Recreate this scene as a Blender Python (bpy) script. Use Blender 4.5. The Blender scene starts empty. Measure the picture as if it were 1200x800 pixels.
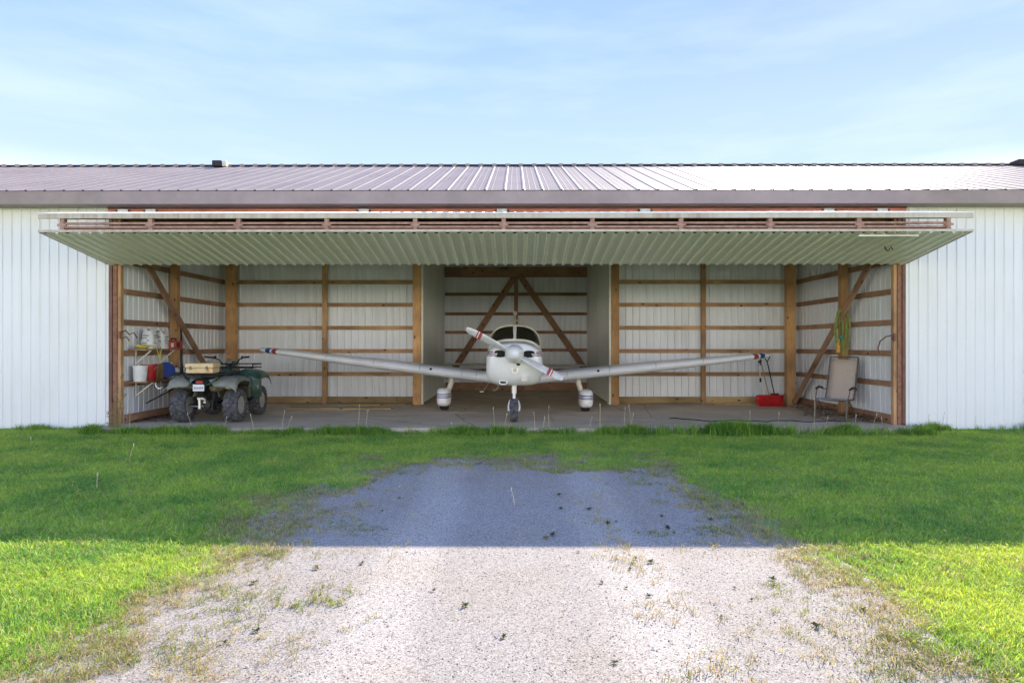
import bpy, math, random
import numpy as np
from mathutils import Vector, Matrix, noise as mnoise
R = math.radians
random.seed(7); rng = np.random.default_rng(7)
scene = bpy.context.scene

# ------------------------------------------------------------------ camera
cam_d = bpy.data.cameras.new("camera"); cam = bpy.data.objects.new("camera", cam_d)
scene.collection.objects.link(cam); scene.camera = cam
cam.location = (0, 0, 1.45)
cam.rotation_euler = (R(90), 0, math.atan(4/755))
cam_d.sensor_width = 36; cam_d.lens = 755/1200*36
cam_d.shift_y = 3/1200
cam_d.clip_end = 3000; cam_d.clip_start = 0.05

# ------------------------------------------------------------------ light
SUN_AZ = R(27)      # to the right of +Y
SUN_EL = R(32.6)
sd = Vector((math.sin(SUN_AZ)*math.cos(SUN_EL), math.cos(SUN_AZ)*math.cos(SUN_EL), math.sin(SUN_EL)))
sun_d = bpy.data.lights.new("sun", 'SUN'); sun = bpy.data.objects.new("sun", sun_d)
scene.collection.objects.link(sun)
sun_d.energy = 2.0; sun_d.angle = R(0.5); sun_d.color = (1.0, 0.89, 0.76)
sun.rotation_euler = sd.to_track_quat('Z', 'Y').to_euler()
sun.location = sd*60

world = bpy.data.worlds.new("World"); scene.world = world; world.use_nodes = True
nt = world.node_tree; nt.nodes.clear()
out = nt.nodes.new('ShaderNodeOutputWorld'); bg = nt.nodes.new('ShaderNodeBackground')
sky = nt.nodes.new('ShaderNodeTexSky'); sky.sky_type = 'NISHITA'; sky.sun_disc = False
sky.sun_elevation = SUN_EL; sky.sun_rotation = SUN_AZ
sky.air_density = 0.85; sky.dust_density = 0.15; sky.ozone_density = 2.2; sky.altitude = 300
tc = nt.nodes.new('ShaderNodeTexCoord'); mp = nt.nodes.new('ShaderNodeMapping')
mp.inputs['Scale'].default_value = (1.6, 1.6, 9.0)
nz = nt.nodes.new('ShaderNodeTexNoise'); nz.inputs['Scale'].default_value = 1.7
nz.inputs['Detail'].default_value = 6; nz.inputs['Roughness'].default_value = 0.55
cr = nt.nodes.new('ShaderNodeValToRGB')
cr.color_ramp.elements[0].position = 0.44; cr.color_ramp.elements[0].color = (0, 0, 0, 1)
cr.color_ramp.elements[1].position = 0.78; cr.color_ramp.elements[1].color = (.035, .035, .035, 1)
mx = nt.nodes.new('ShaderNodeMix'); mx.data_type = 'RGBA'
mx.inputs[7].default_value = (3.3, 3.0, 2.6, 1)
L = nt.links.new
L(tc.outputs['Generated'], mp.inputs['Vector']); L(mp.outputs[0], nz.inputs['Vector'])
L(nz.outputs['Fac'], cr.inputs[0])
sxyz = nt.nodes.new('ShaderNodeSeparateXYZ'); L(tc.outputs['Generated'], sxyz.inputs[0])
haze_fill = nt.nodes.new('ShaderNodeMapRange'); haze_fill.interpolation_type = 'SMOOTHSTEP'   # pale haze all round, brightened below the roofline as added fill for the interior
haze_fill.inputs[1].default_value = 0.0; haze_fill.inputs[2].default_value = 0.25; haze_fill.inputs[3].default_value = 0.95; haze_fill.inputs[4].default_value = 0.0
L(sxyz.outputs[2], haze_fill.inputs[0])
mxf = nt.nodes.new('ShaderNodeMath'); mxf.operation = 'ADD'; mxf.use_clamp = True
L(haze_fill.outputs[0], mxf.inputs[0]); L(cr.outputs[0], mxf.inputs[1]); L(mxf.outputs[0], mx.inputs[0]); 
# the aureole round the sun is compressed evenly over the whole dome
bw = nt.nodes.new('ShaderNodeRGBToBW'); L(sky.outputs[0], bw.inputs[0])
def wm(op, a, b):
    n = nt.nodes.new('ShaderNodeMath'); n.operation = op
    for i, q in ((0, a), (1, b)):
        if isinstance(q, float): n.inputs[i].default_value = q
        else: L(q, n.inputs[i])
    return n
k0 = wm('POWER', wm('DIVIDE', bw.outputs[0], 0.88).outputs[0], 3.0)
k1 = wm('POWER', wm('ADD', k0.outputs[0], 1.0).outputs[0], 0.3333)
dv = nt.nodes.new('ShaderNodeVectorMath'); dv.operation = 'DIVIDE'; L(sky.outputs[0], dv.inputs[0]); L(k1.outputs[0], dv.inputs[1])
hs = nt.nodes.new('ShaderNodeHueSaturation'); hs.inputs['Saturation'].default_value = 1.05; L(dv.outputs[0], hs.inputs['Color'])
tn = nt.nodes.new('ShaderNodeVectorMath'); tn.operation = 'MULTIPLY'; tn.inputs[1].default_value = (1.04, .91, 1.10); L(hs.outputs[0], tn.inputs[0])

def vm(op, a, b):
    n = nt.nodes.new('ShaderNodeVectorMath'); n.operation = op
    for i, q in ((0, a), (1, b)):
        if isinstance(q, (tuple, float)): n.inputs[i].default_value = q if isinstance(q, tuple) else (q,)*3
        else: L(q, n.inputs[i])
    return n
lumc = wm('DIVIDE', bw.outputs[0], k1.outputs[0])
even = vm('MULTIPLY', (0.215, 0.338, 0.74), lumc.outputs[0])      # even periwinkle hue over the dome
m7 = nt.nodes.new('ShaderNodeMix'); m7.data_type = 'RGBA'; m7.inputs[0].default_value = 0.85
L(tn.outputs[0], m7.inputs[6]); L(even.outputs[0], m7.inputs[7])
sx2 = nt.nodes.new('ShaderNodeSeparateXYZ'); L(tc.outputs['Generated'], sx2.inputs[0])
h2 = nt.nodes.new('ShaderNodeMapRange'); h2.interpolation_type = 'SMOOTHSTEP'
h2.inputs[1].default_value = 0.18; h2.inputs[2].default_value = 0.50; h2.inputs[3].default_value = 0.85; h2.inputs[4].default_value = 0.0
L(sx2.outputs[2], h2.inputs[0])
m8 = nt.nodes.new('ShaderNodeMix'); m8.data_type = 'RGBA'; L(h2.outputs[0], m8.inputs[0]); L(m7.outputs[2], m8.inputs[6]); m8.inputs[7].default_value = (0.42, 0.53, 0.70, 1)
L(m8.outputs[2], mx.inputs[6])
gain = vm('MULTIPLY', mx.outputs[2], 2.5); L(gain.outputs[0], bg.inputs['Color']); bg.inputs['Strength'].default_value = 0.15
L(bg.outputs[0], out.inputs['Surface'])

scene.view_settings.view_transform = 'Standard'; scene.view_settings.look = 'None'
scene.view_settings.exposure = 2.3; scene.view_settings.gamma = 1.0
scene.render.engine = 'CYCLES'
scene.cycles.use_denoising = True
scene.cycles.max_bounces = 10; scene.cycles.diffuse_bounces = 6
scene.cycles.transmission_bounces = 6
scene.cycles.sample_clamp_indirect = 8

# ------------------------------------------------------------------ helpers
W = {}
class MB:
    def __init__(s): s.v = []; s.f = []
    def add(s, vs, fs):
        n = len(s.v); s.v += [tuple(v) for v in vs]; s.f += [tuple(i+n for i in f) for f in fs]; return s
    def box(s, x0, x1, y0, y1, z0, z1):
        return s.add([(x0,y0,z0),(x1,y0,z0),(x1,y1,z0),(x0,y1,z0),(x0,y0,z1),(x1,y0,z1),(x1,y1,z1),(x0,y1,z1)],
            [(0,3,2,1),(4,5,6,7),(0,1,5,4),(1,2,6,5),(2,3,7,6),(3,0,4,7)])
    def beam(s, p0, p1, w, t, up=(0,0,1)):
        p0 = Vector(p0); p1 = Vector(p1); d = (p1-p0).normalized(); up = Vector(up)
        if abs(d.dot(up)) > .98: up = Vector((0,1,0))
        a = d.cross(up).normalized(); b = a.cross(d).normalized()
        vs = []
        for p in (p0, p1):
            for sa, sb in ((-1,-1),(1,-1),(1,1),(-1,1)): vs.append(p + a*sa*w/2 + b*sb*t/2)
        return s.add(vs, [(0,1,2,3),(7,6,5,4),(0,4,5,1),(1,5,6,2),(2,6,7,3),(3,7,4,0)])
    def tube(s, pts, r, n=8, caps=True):
        pts = [Vector(p) for p in pts]; rs = r if isinstance(r, (list, tuple)) else [r]*len(pts)
        vs = []; fs = []; prev = None
        for i, p in enumerate(pts):
            d = (pts[min(i+1, len(pts)-1)] - pts[max(i-1, 0)])
            d = d.normalized() if d.length > 1e-9 else Vector((0,0,1))
            if prev is None:
                ref = Vector((0,0,1)) if abs(d.z) < .9 else Vector((1,0,0))
                a = d.cross(ref).normalized()
            else:
                a = (prev - d*prev.dot(d)).normalized()
            prev = a; b = d.cross(a)
            for k in range(n):
                t = 2*math.pi*k/n; vs.append(p + (a*math.cos(t)+b*math.sin(t))*rs[i])
        for i in range(len(pts)-1):
            for k in range(n):
                fs.append((i*n+k, i*n+(k+1)%n, (i+1)*n+(k+1)%n, (i+1)*n+k))
        if caps:
            fs.append(tuple(range(n-1,-1,-1))); fs.append(tuple((len(pts)-1)*n+k for k in range(n)))
        return s.add(vs, fs)
    def lathe(s, prof, c=(0,0,0), axis=(0,0,1), n=24, squash=None):
        # prof: (radius, along)
        c = Vector(c); ax = Vector(axis).normalized()
        ref = Vector((0,0,1)) if abs(ax.z) < .9 else Vector((1,0,0))
        a = ax.cross(ref).normalized(); b = ax.cross(a)
        vs = []; fs = []
        for r, h in prof:
            for k in range(n):
                t = 2*math.pi*k/n; vs.append(c + ax*h + (a*math.cos(t)+b*math.sin(t))*max(r, 1e-4))
        for i in range(len(prof)-1):
            for k in range(n):
                fs.append((i*n+k, i*n+(k+1)%n, (i+1)*n+(k+1)%n, (i+1)*n+k))
        if prof[0][0] > 1e-3: fs.append(tuple(range(n-1,-1,-1)))
        if prof[-1][0] > 1e-3: fs.append(tuple((len(prof)-1)*n+k for k in range(n)))
        return s.add(vs, fs)
    def grid(s, rows, close=False, cap=False):
        n = len(rows[0]); vs = [p for r in rows for p in r]; fs = []
        for i in range(len(rows)-1):
            for k in range(n if close else n-1):
                fs.append((i*n+k, i*n+(k+1)%n, (i+1)*n+(k+1)%n, (i+1)*n+k))
        if cap:
            fs.append(tuple(range(n-1,-1,-1))); fs.append(tuple((len(rows)-1)*n+k for k in range(n)))
        return s.add(vs, fs)
    def ball(s, c, r, n=12, sc=(1,1,1)):
        rows = []
        for i in range(n//2+1):
            ph = math.pi*i/(n//2)
            rows.append([(c[0]+r*sc[0]*max(math.sin(ph),1e-3)*math.cos(2*math.pi*k/n), c[1]+r*sc[1]*max(math.sin(ph),1e-3)*math.sin(2*math.pi*k/n), c[2]-r*sc[2]*math.cos(ph)) for k in range(n)])
        return s.grid(rows, close=True)
    def mesh(s, name, m=None, smooth=False, angle=35):
        me = bpy.data.meshes.new(name); me.from_pydata(s.v, [], s.f); me.validate(); me.update()
        if m: me.materials.append(m)
        if smooth:
            me.polygons.foreach_set('use_smooth', [True]*len(me.polygons))
            try: me.set_sharp_from_angle(angle=R(angle))
            except Exception: pass
        return me
    def build(s, name, m, parent=None, smooth=False, bevel=0, solid=0, sub=0, angle=35, **tags):
        o = bpy.data.objects.new(name, s.mesh(name, m, smooth, angle))
        link(o, parent)
        if solid:
            md = o.modifiers.new('solid', 'SOLIDIFY'); md.thickness = solid; md.offset = 0
        if bevel:
            md = o.modifiers.new('bevel', 'BEVEL'); md.width = bevel; md.segments = 2; md.limit_method = 'ANGLE'
        if sub:
            md = o.modifiers.new('sub', 'SUBSURF'); md.levels = sub; md.render_levels = sub
        for k, v in tags.items(): o[k] = v
        return o
def link(o, parent=None):
    scene.collection.objects.link(o)
    if parent is not None:
        o.parent = parent
        if parent.name in W: o.matrix_parent_inverse = Matrix.Translation(-W[parent.name])
    return o
def thing(name, loc, label, cat, group=None, rot=(0,0,0)):
    o = bpy.data.objects.new(name, None); scene.collection.objects.link(o)
    o.empty_display_size = .2
    o.location = loc; o.rotation_euler = rot; W[o.name] = Vector(loc)
    tag(o, label, cat, group); return o
def tag(o, label, cat, group=None):
    o['label'] = label; o['category'] = cat
    if group: o['group'] = group
    return o
def kids(o): return [c for c in bpy.data.objects if c.parent == o]
def copy_tree(root, childmap):
    c = root.copy(); scene.collection.objects.link(c)
    for ch in childmap.get(root.name, []):
        d = copy_tree(ch, childmap); mi = ch.matrix_parent_inverse.copy(); d.parent = c; d.matrix_parent_inverse = mi
    return c
def cmap():
    m = {}
    for o in bpy.data.objects:
        if o.parent: m.setdefault(o.parent.name, []).append(o)
    return m
_bm = {}
def timber(name, p0, p1, w, t, m, parent, up=(0,0,1), roll=0):
    """a sawn timber: local Z runs along its length, w across, t thick"""
    p0 = Vector(p0); p1 = Vector(p1); d = p1-p0; Ln = round(d.length, 3)
    key = (Ln, w, t, m.name)
    if key not in _bm:
        b = MB(); c = min(.005, t*.1)
        pr = [(-w/2+c,-t/2),(w/2-c,-t/2),(w/2,-t/2+c),(w/2,t/2-c),(w/2-c,t/2),(-w/2+c,t/2),(-w/2,t/2-c),(-w/2,-t/2+c)]
        b.grid([[(x,y,z) for x,y in pr] for z in (0, Ln)], close=True, cap=True)
        _bm[key] = b.mesh(name, m)
    o = bpy.data.objects.new(name, _bm[key])
    z = d.normalized(); u = Vector(up)
    if abs(z.dot(u)) > .98: u = Vector((0,1,0))
    x = u.cross(z).normalized(); y = z.cross(x)   # y ~ up
    M = Matrix((x, y, z)).transposed().to_4x4(); M.translation = p0
    link(o, parent); o.matrix_basis = M
    return o

# ------------------------------------------------------------------ materials
def N(nt, t, **kw):
    n = nt.nodes.new(t)
    for k, v in kw.items():
        if k in n.inputs: n.inputs[k].default_value = v
        else: setattr(n, k, v)
    return n
def newmat(name):
    m = bpy.data.materials.new(name); m.use_nodes = True
    return m, m.node_tree, m.node_tree.nodes['Principled BSDF']
def mat(name, col, rough=.5, metal=0, var=.15, scale=8, bump=0, bscale=60, col2=None, spec=.5, coat=0, stretch=(1,1,1), objvar=0, detail=5):
    m, nt, b = newmat(name); L = nt.links.new
    tc = N(nt, 'ShaderNodeTexCoord'); mp = N(nt, 'ShaderNodeMapping'); mp.inputs['Scale'].default_value = stretch
    L(tc.outputs['Object'], mp.inputs[0])
    nz = N(nt, 'ShaderNodeTexNoise', Scale=scale, Detail=detail, Roughness=.6); L(mp.outputs[0], nz.inputs['Vector'])
    rp = N(nt, 'ShaderNodeValToRGB'); e = rp.color_ramp.elements
    c2 = col2 if col2 else tuple(c*(1-2*var) for c in col); c1 = col if col2 else tuple(min(1, c*(1+var)) for c in col)
    e[0].position = .32; e[0].color = (*c2, 1); e[1].position = .66; e[1].color = (*c1, 1)
    L(nz.outputs['Fac'], rp.inputs[0])
    src = rp.outputs[0]
    if objvar:
        oi = N(nt, 'ShaderNodeObjectInfo'); hs = N(nt, 'ShaderNodeHueSaturation')
        mr = N(nt, 'ShaderNodeMapRange'); mr.inputs[3].default_value = 1-objvar; mr.inputs[4].default_value = 1+objvar
        L(oi.outputs['Random'], mr.inputs[0]); L(mr.outputs[0], hs.inputs['Value']); L(src, hs.inputs['Color']); src = hs.outputs[0]
    L(src, b.inputs['Base Color'])
    b.inputs['Roughness'].default_value = rough; b.inputs['Metallic'].default_value = metal
    b.inputs['Specular IOR Level'].default_value = spec; b.inputs['Coat Weight'].default_value = coat
    if bump:
        n2 = N(nt, 'ShaderNodeTexNoise', Scale=bscale, Detail=4); L(mp.outputs[0], n2.inputs['Vector'])
        bp = N(nt, 'ShaderNodeBump', Strength=bump, Distance=.01); L(n2.outputs['Fac'], bp.inputs['Height']); L(bp.outputs[0], b.inputs['Normal'])
    return m
def wood(name, c1, c2, knots=True):
    m, nt, b = newmat(name); L = nt.links.new
    tc = N(nt, 'ShaderNodeTexCoord'); oi = N(nt, 'ShaderNodeObjectInfo')
    ml = N(nt, 'ShaderNodeMath', operation='MULTIPLY'); ml.inputs[1].default_value = 37; L(oi.outputs['Random'], ml.inputs[0])
    ad = N(nt, 'ShaderNodeVectorMath', operation='ADD'); L(tc.outputs['Object'], ad.inputs[0]); L(ml.outputs[0], ad.inputs[1])
    mp = N(nt, 'ShaderNodeMapping'); mp.inputs['Scale'].default_value = (14, 14, 1.1); L(ad.outputs[0], mp.inputs[0])
    nz = N(nt, 'ShaderNodeTexNoise', Scale=3.2, Detail=6, Roughness=.65, Distortion=.6); L(mp.outputs[0], nz.inputs['Vector'])
    rp = N(nt, 'ShaderNodeValToRGB'); e = rp.color_ramp.elements
    e[0].position = .3; e[0].color = (*c2, 1); e[1].position = .68; e[1].color = (*c1, 1); L(nz.outputs['Fac'], rp.inputs[0])
    # broad stains
    n3 = N(nt, 'ShaderNodeTexNoise', Scale=1.6, Detail=3); L(ad.outputs[0], n3.inputs['Vector'])
    mr = N(nt, 'ShaderNodeMapRange'); mr.inputs[1].default_value = .3; mr.inputs[2].default_value = .7; mr.inputs[3].default_value = .62; mr.inputs[4].default_value = 1.2
    L(n3.outputs['Fac'], mr.inputs[0])
    hs = N(nt, 'ShaderNodeHueSaturation'); L(rp.outputs[0], hs.inputs['Color'])
    m2 = N(nt, 'ShaderNodeMapRange'); m2.inputs[3].default_value = .75; m2.inputs[4].default_value = 1.2; L(oi.outputs['Random'], m2.inputs[0])
    mm = N(nt, 'ShaderNodeMath', operation='MULTIPLY'); L(mr.outputs[0], mm.inputs[0]); L(m2.outputs[0], mm.inputs[1]); L(mm.outputs[0], hs.inputs['Value'])
    src = hs.outputs[0]
    if knots:
        mpk = N(nt, 'ShaderNodeMapping'); mpk.inputs['Scale'].default_value = (5, 5, 2.6); L(ad.outputs[0], mpk.inputs[0])
        vo = N(nt, 'ShaderNodeTexVoronoi', Scale=1.3); L(mpk.outputs[0], vo.inputs['Vector'])
        kr = N(nt, 'ShaderNodeMapRange'); kr.inputs[1].default_value = .09; kr.inputs[2].default_value = .17; kr.inputs[3].default_value = 1; kr.inputs[4].default_value = 0
        L(vo.outputs['Distance'], kr.inputs[0])
        mx = N(nt, 'ShaderNodeMix', data_type='RGBA'); L(kr.outputs[0], mx.inputs[0]); L(src, mx.inputs[6]); mx.inputs[7].default_value = (c2[0]*.25, c2[1]*.22, c2[2]*.2, 1)
        src = mx.outputs[2]
    L(src, b.inputs['Base Color']); b.inputs['Roughness'].default_value = .8
    bp = N(nt, 'ShaderNodeBump', Strength=.35, Distance=.004); L(nz.outputs['Fac'], bp.inputs['Height']); L(bp.outputs[0], b.inputs['Normal'])
    return m
def siding_mat(name, col, dirt, rough=.4, streak=.5, spec=.5):
    m, nt, b = newmat(name); L = nt.links.new
    tc = N(nt, 'ShaderNodeNewGeometry')
    mp = N(nt, 'ShaderNodeMapping'); mp.inputs['Scale'].default_value = (5, 5, .35); L(tc.outputs['Position'], mp.inputs[0])
    nz = N(nt, 'ShaderNodeTexNoise', Scale=2.0, Detail=7, Roughness=.62); L(mp.outputs[0], nz.inputs['Vector'])
    n2 = N(nt, 'ShaderNodeTexNoise', Scale=.7, Detail=4); L(tc.outputs['Position'], n2.inputs['Vector'])
    mu = N(nt, 'ShaderNodeMath', operation='MULTIPLY'); L(nz.outputs['Fac'], mu.inputs[0]); L(n2.outputs['Fac'], mu.inputs[1])
    mr = N(nt, 'ShaderNodeMapRange'); mr.inputs[1].default_value = .2; mr.inputs[2].default_value = .42; mr.inputs[3].default_value = 0; mr.inputs[4].default_value = streak
    L(mu.outputs[0], mr.inputs[0])
    mx = N(nt, 'ShaderNodeMix', data_type='RGBA'); L(mr.outputs[0], mx.inputs[0]); mx.inputs[6].default_value = (*col, 1); mx.inputs[7].default_value = (*dirt, 1)
    L(mx.outputs[2], b.inputs['Base Color']); b.inputs['Roughness'].default_value = rough; b.inputs['Specular IOR Level'].default_value = spec
    n4 = N(nt, 'ShaderNodeTexNoise', Scale=3.0, Detail=2); L(tc.outputs['Position'], n4.inputs['Vector'])
    bp = N(nt, 'ShaderNodeBump', Strength=.12, Distance=.02); L(n4.outputs['Fac'], bp.inputs['Height']); L(bp.outputs[0], b.inputs['Normal'])
    return m
def leaf_mat(name, c_dark, c_light, c_dry, dry=.1, trans=.45, patch=1.2):
    """thin leaf: per-tuft random tone, world patches, translucent"""
    m, nt, b = newmat(name); L = nt.links.new
    oi = N(nt, 'ShaderNodeObjectInfo'); g = N(nt, 'ShaderNodeNewGeometry')
    nz = N(nt, 'ShaderNodeTexNoise', Scale=patch, Detail=4); L(g.outputs['Position'], nz.inputs['Vector'])
    a = N(nt, 'ShaderNodeMath', operation='MULTIPLY_ADD'); a.inputs[1].default_value = .75; L(oi.outputs['Random'], a.inputs[0])
    sb = N(nt, 'ShaderNodeMapRange'); sb.inputs[1].default_value = .3; sb.inputs[2].default_value = .7; sb.inputs[3].default_value = -.3; sb.inputs[4].default_value = .85; L(nz.outputs['Fac'], sb.inputs[0])
    L(sb.outputs[0], a.inputs[2])
    mx = N(nt, 'ShaderNodeMix', data_type='RGBA'); L(a.outputs[0], mx.inputs[0]); mx.inputs[6].default_value = (*c_dark, 1); mx.inputs[7].default_value = (*c_light, 1)
    at = N(nt, 'ShaderNodeAttribute'); at.attribute_name = 'bl'
    bv = N(nt, 'ShaderNodeMapRange'); bv.inputs[3].default_value = .55; bv.inputs[4].default_value = 1.3; L(at.outputs['Fac'], bv.inputs[0])
    bh = N(nt, 'ShaderNodeHueSaturation'); L(mx.outputs[2], bh.inputs['Color']); L(bv.outputs[0], bh.inputs['Value']); mx = bh
    s2 = N(nt, 'ShaderNodeMath', operation='ADD'); L(at.outputs['Fac'], s2.inputs[0]); L(oi.outputs['Random'], s2.inputs[1])
    fr = N(nt, 'ShaderNodeMath', operation='FRACT'); L(s2.outputs[0], fr.inputs[0])
    lt = N(nt, 'ShaderNodeMath', operation='LESS_THAN'); L(fr.outputs[0], lt.inputs[0]); lt.inputs[1].default_value = dry
    m2 = N(nt, 'ShaderNodeMix', data_type='RGBA'); L(lt.outputs[0], m2.inputs[0]); L(mx.outputs[0], m2.inputs[6]); m2.inputs[7].default_value = (*c_dry, 1)
    b.inputs['Roughness'].default_value = .5; b.inputs['Specular IOR Level'].default_value = .35
    L(m2.outputs[2], b.inputs['Base Color'])
    tr = N(nt, 'ShaderNodeBsdfTranslucent'); hs = N(nt, 'ShaderNodeHueSaturation', Value=1.25, Saturation=1.1, Hue=.44); L(m2.outputs[2], hs.inputs['Color']); L(hs.outputs[0], tr.inputs['Color'])
    ms = N(nt, 'ShaderNodeMixShader'); ms.inputs[0].default_value = trans
    o = nt.nodes['Material Output']; L(b.outputs[0], ms.inputs[1]); L(tr.outputs[0], ms.inputs[2]); L(ms.outputs[0], o.inputs['Surface'])
    return m

MT = {}
MT['siding'] = siding_mat('white_siding', (.82,.84,.83), (.68,.69,.63), streak=.45)
MT['siding_in'] = siding_mat('inner_siding', (.79,.83,.87), (.57,.59,.60), rough=.45, streak=.7)
MT['liner'] = siding_mat('partition_siding', (.76,.79,.73), (.56,.59,.50), streak=.7)
MT['door_skin'] = siding_mat('door_siding', (.88,.87,.76), (.72,.71,.54), streak=.5)
MT['roof'] = siding_mat('brown_roof', (.33,.275,.235), (.24,.20,.175), rough=.56, streak=.8, spec=.16)
MT['fascia'] = mat('brown_trim', (.31,.245,.225), .45, var=.08, scale=2)
MT['roof_dark'] = mat('ridge_closure', (.03,.025,.025), .8)
MT['post'] = wood('pine_post', (.66,.39,.18), (.46,.26,.11))
MT['girt'] = wood('pine_girt', (.56,.35,.18), (.36,.20,.10))
MT['girt_dark'] = wood('old_girt', (.42,.25,.15), (.25,.14,.085))
MT['sill'] = wood('treated_sill', (.44,.32,.14), (.26,.18,.08))
MT['shelfwood'] = wood('shelf_board', (.33,.21,.11), (.2,.12,.06))
MT['red_steel'] = mat('red_oxide_steel', (.58,.20,.13), .6, var=.2, scale=3)
MT['rust'] = mat('rusty_steel', (.33,.17,.11), .75, var=.3, scale=14, bump=.3, col2=(.20,.085,.05))
MT['brown_steel'] = mat('brown_steel', (.17,.07,.045), .5, var=.2, scale=5)
MT['galv'] = mat('galvanised', (.5,.52,.53), .4, .7, scale=20)
MT['white_edge'] = mat('painted_edge', (.72,.70,.60), .5, var=.12, scale=2.5)
MT['worn_trim'] = siding_mat('worn_trim', (.56,.53,.43), (.36,.27,.20), streak=.9)
MT['rail'] = mat('pale_rust_rail', (.46,.29,.22), .7, var=.2, scale=9, col2=(.28,.14,.10))
MT['blackmetal'] = mat('black_metal', (.02,.02,.022), .45, .3)
MT['white'] = mat('white_paint', (.88,.88,.86), .3, var=.03, scale=2, coat=.3)
MT['blade'] = mat('dull_aluminium_paint', (.60,.60,.58), .4, .2, var=.1, scale=8)
MT['cream'] = mat('cream_paint', (.72,.68,.58), .4, var=.08, scale=4)
MT['wingskin'] = mat('silver_white_wing', (.86,.86,.86), .25, 0, var=.05, scale=1.5)
MT['red'] = mat('red_paint', (.40,.06,.055), .35, var=.1)
MT['blue'] = mat('blue_paint', (.015,.06,.22), .35, var=.1)
MT['purple'] = mat('navy_stripe', (.06,.05,.20), .35, var=.1)
MT['rubber'] = mat('rubber', (.022,.022,.024), .8, var=.3, scale=30, bump=.3, bscale=40)
MT['tyre'] = mat('dusty_tyre', (.13,.13,.135), .85, var=.3, scale=18, col2=(.025,.025,.028))
MT['glass'] = mat('dark_canopy_glass', (.03,.032,.022), .06, var=.2, scale=2, coat=1)
MT['black'] = mat('black_plastic', (.015,.015,.016), .5, var=.1)
MT['dark'] = mat('dark_inlet', (.012,.012,.012), .9)
MT['lens'] = mat('lamp_lens', (.55,.56,.55), .12, .6)
MT['green'] = mat('green_plastic', (.045,.105,.08), .35, var=.2, scale=6, coat=.2)
MT['olive'] = mat('dusty_olive_plastic', (.20,.19,.12), .7, var=.25, scale=6)
MT['greyfender'] = mat('dusty_grey_plastic', (.22,.235,.20), .6, var=.15, scale=5)
MT['rim'] = mat('painted_rim', (.42,.41,.36), .5, .2, var=.15)
MT['chrome'] = mat('bright_metal', (.6,.6,.58), .3, .8)
MT['engine'] = mat('oily_engine', (.05,.048,.045), .6, .4, var=.4, scale=25)
MT['muffler'] = mat('dusty_muffler', (.24,.20,.14), .65, .2, var=.25)
MT['tan'] = mat('tan_plastic', (.74,.56,.30), .5, var=.06)
MT['plate'] = mat('plate_white', (.75,.76,.76), .4, var=.02)
MT['redlens'] = mat('red_lens', (.35,.02,.02), .2)
MT['redplastic'] = mat('red_plastic', (.50,.02,.02), .4, var=.12, coat=.2)
MT['blueplastic'] = mat('blue_plastic', (.02,.06,.30), .4, var=.12)
MT['whiteplastic'] = mat('white_plastic', (.74,.75,.72), .45, var=.06)
MT['teal'] = mat('teal_label', (.03,.28,.30), .4)
MT['brownbin'] = mat('ochre_bin', (.33,.20,.07), .6, var=.2)
MT['sack'] = mat('crumpled_white_sack', (.72,.72,.70), .6, var=.05, scale=5, bump=.5, bscale=14)
MT['print'] = mat('grey_print', (.25,.25,.27), .6)
MT['rope'] = mat('yellow_rope', (.62,.52,.06), .7)
MT['greenrope'] = mat('lime_rope', (.30,.42,.10), .7)
MT['orange'] = mat('orange_plastic', (.75,.38,.08), .5)
MT['sling'] = mat('taupe_sling', (.50,.42,.35), .85, var=.1, scale=70, bump=.3, bscale=120)
MT['chairframe'] = mat('dark_chair_tube', (.14,.125,.12), .45, .4)
MT['greybar'] = mat('grey_chair_tube', (.25,.27,.31), .4, .4)
MT['concrete'] = None
MT['stalk'] = mat('dry_stalk', (.55,.47,.30), .8)
MT['fluff'] = mat('seed_head', (.62,.60,.50), .9)
MT['handlewood'] = wood('shovel_handle_wood', (.5,.42,.3), (.34,.27,.18), knots=False)

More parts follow.
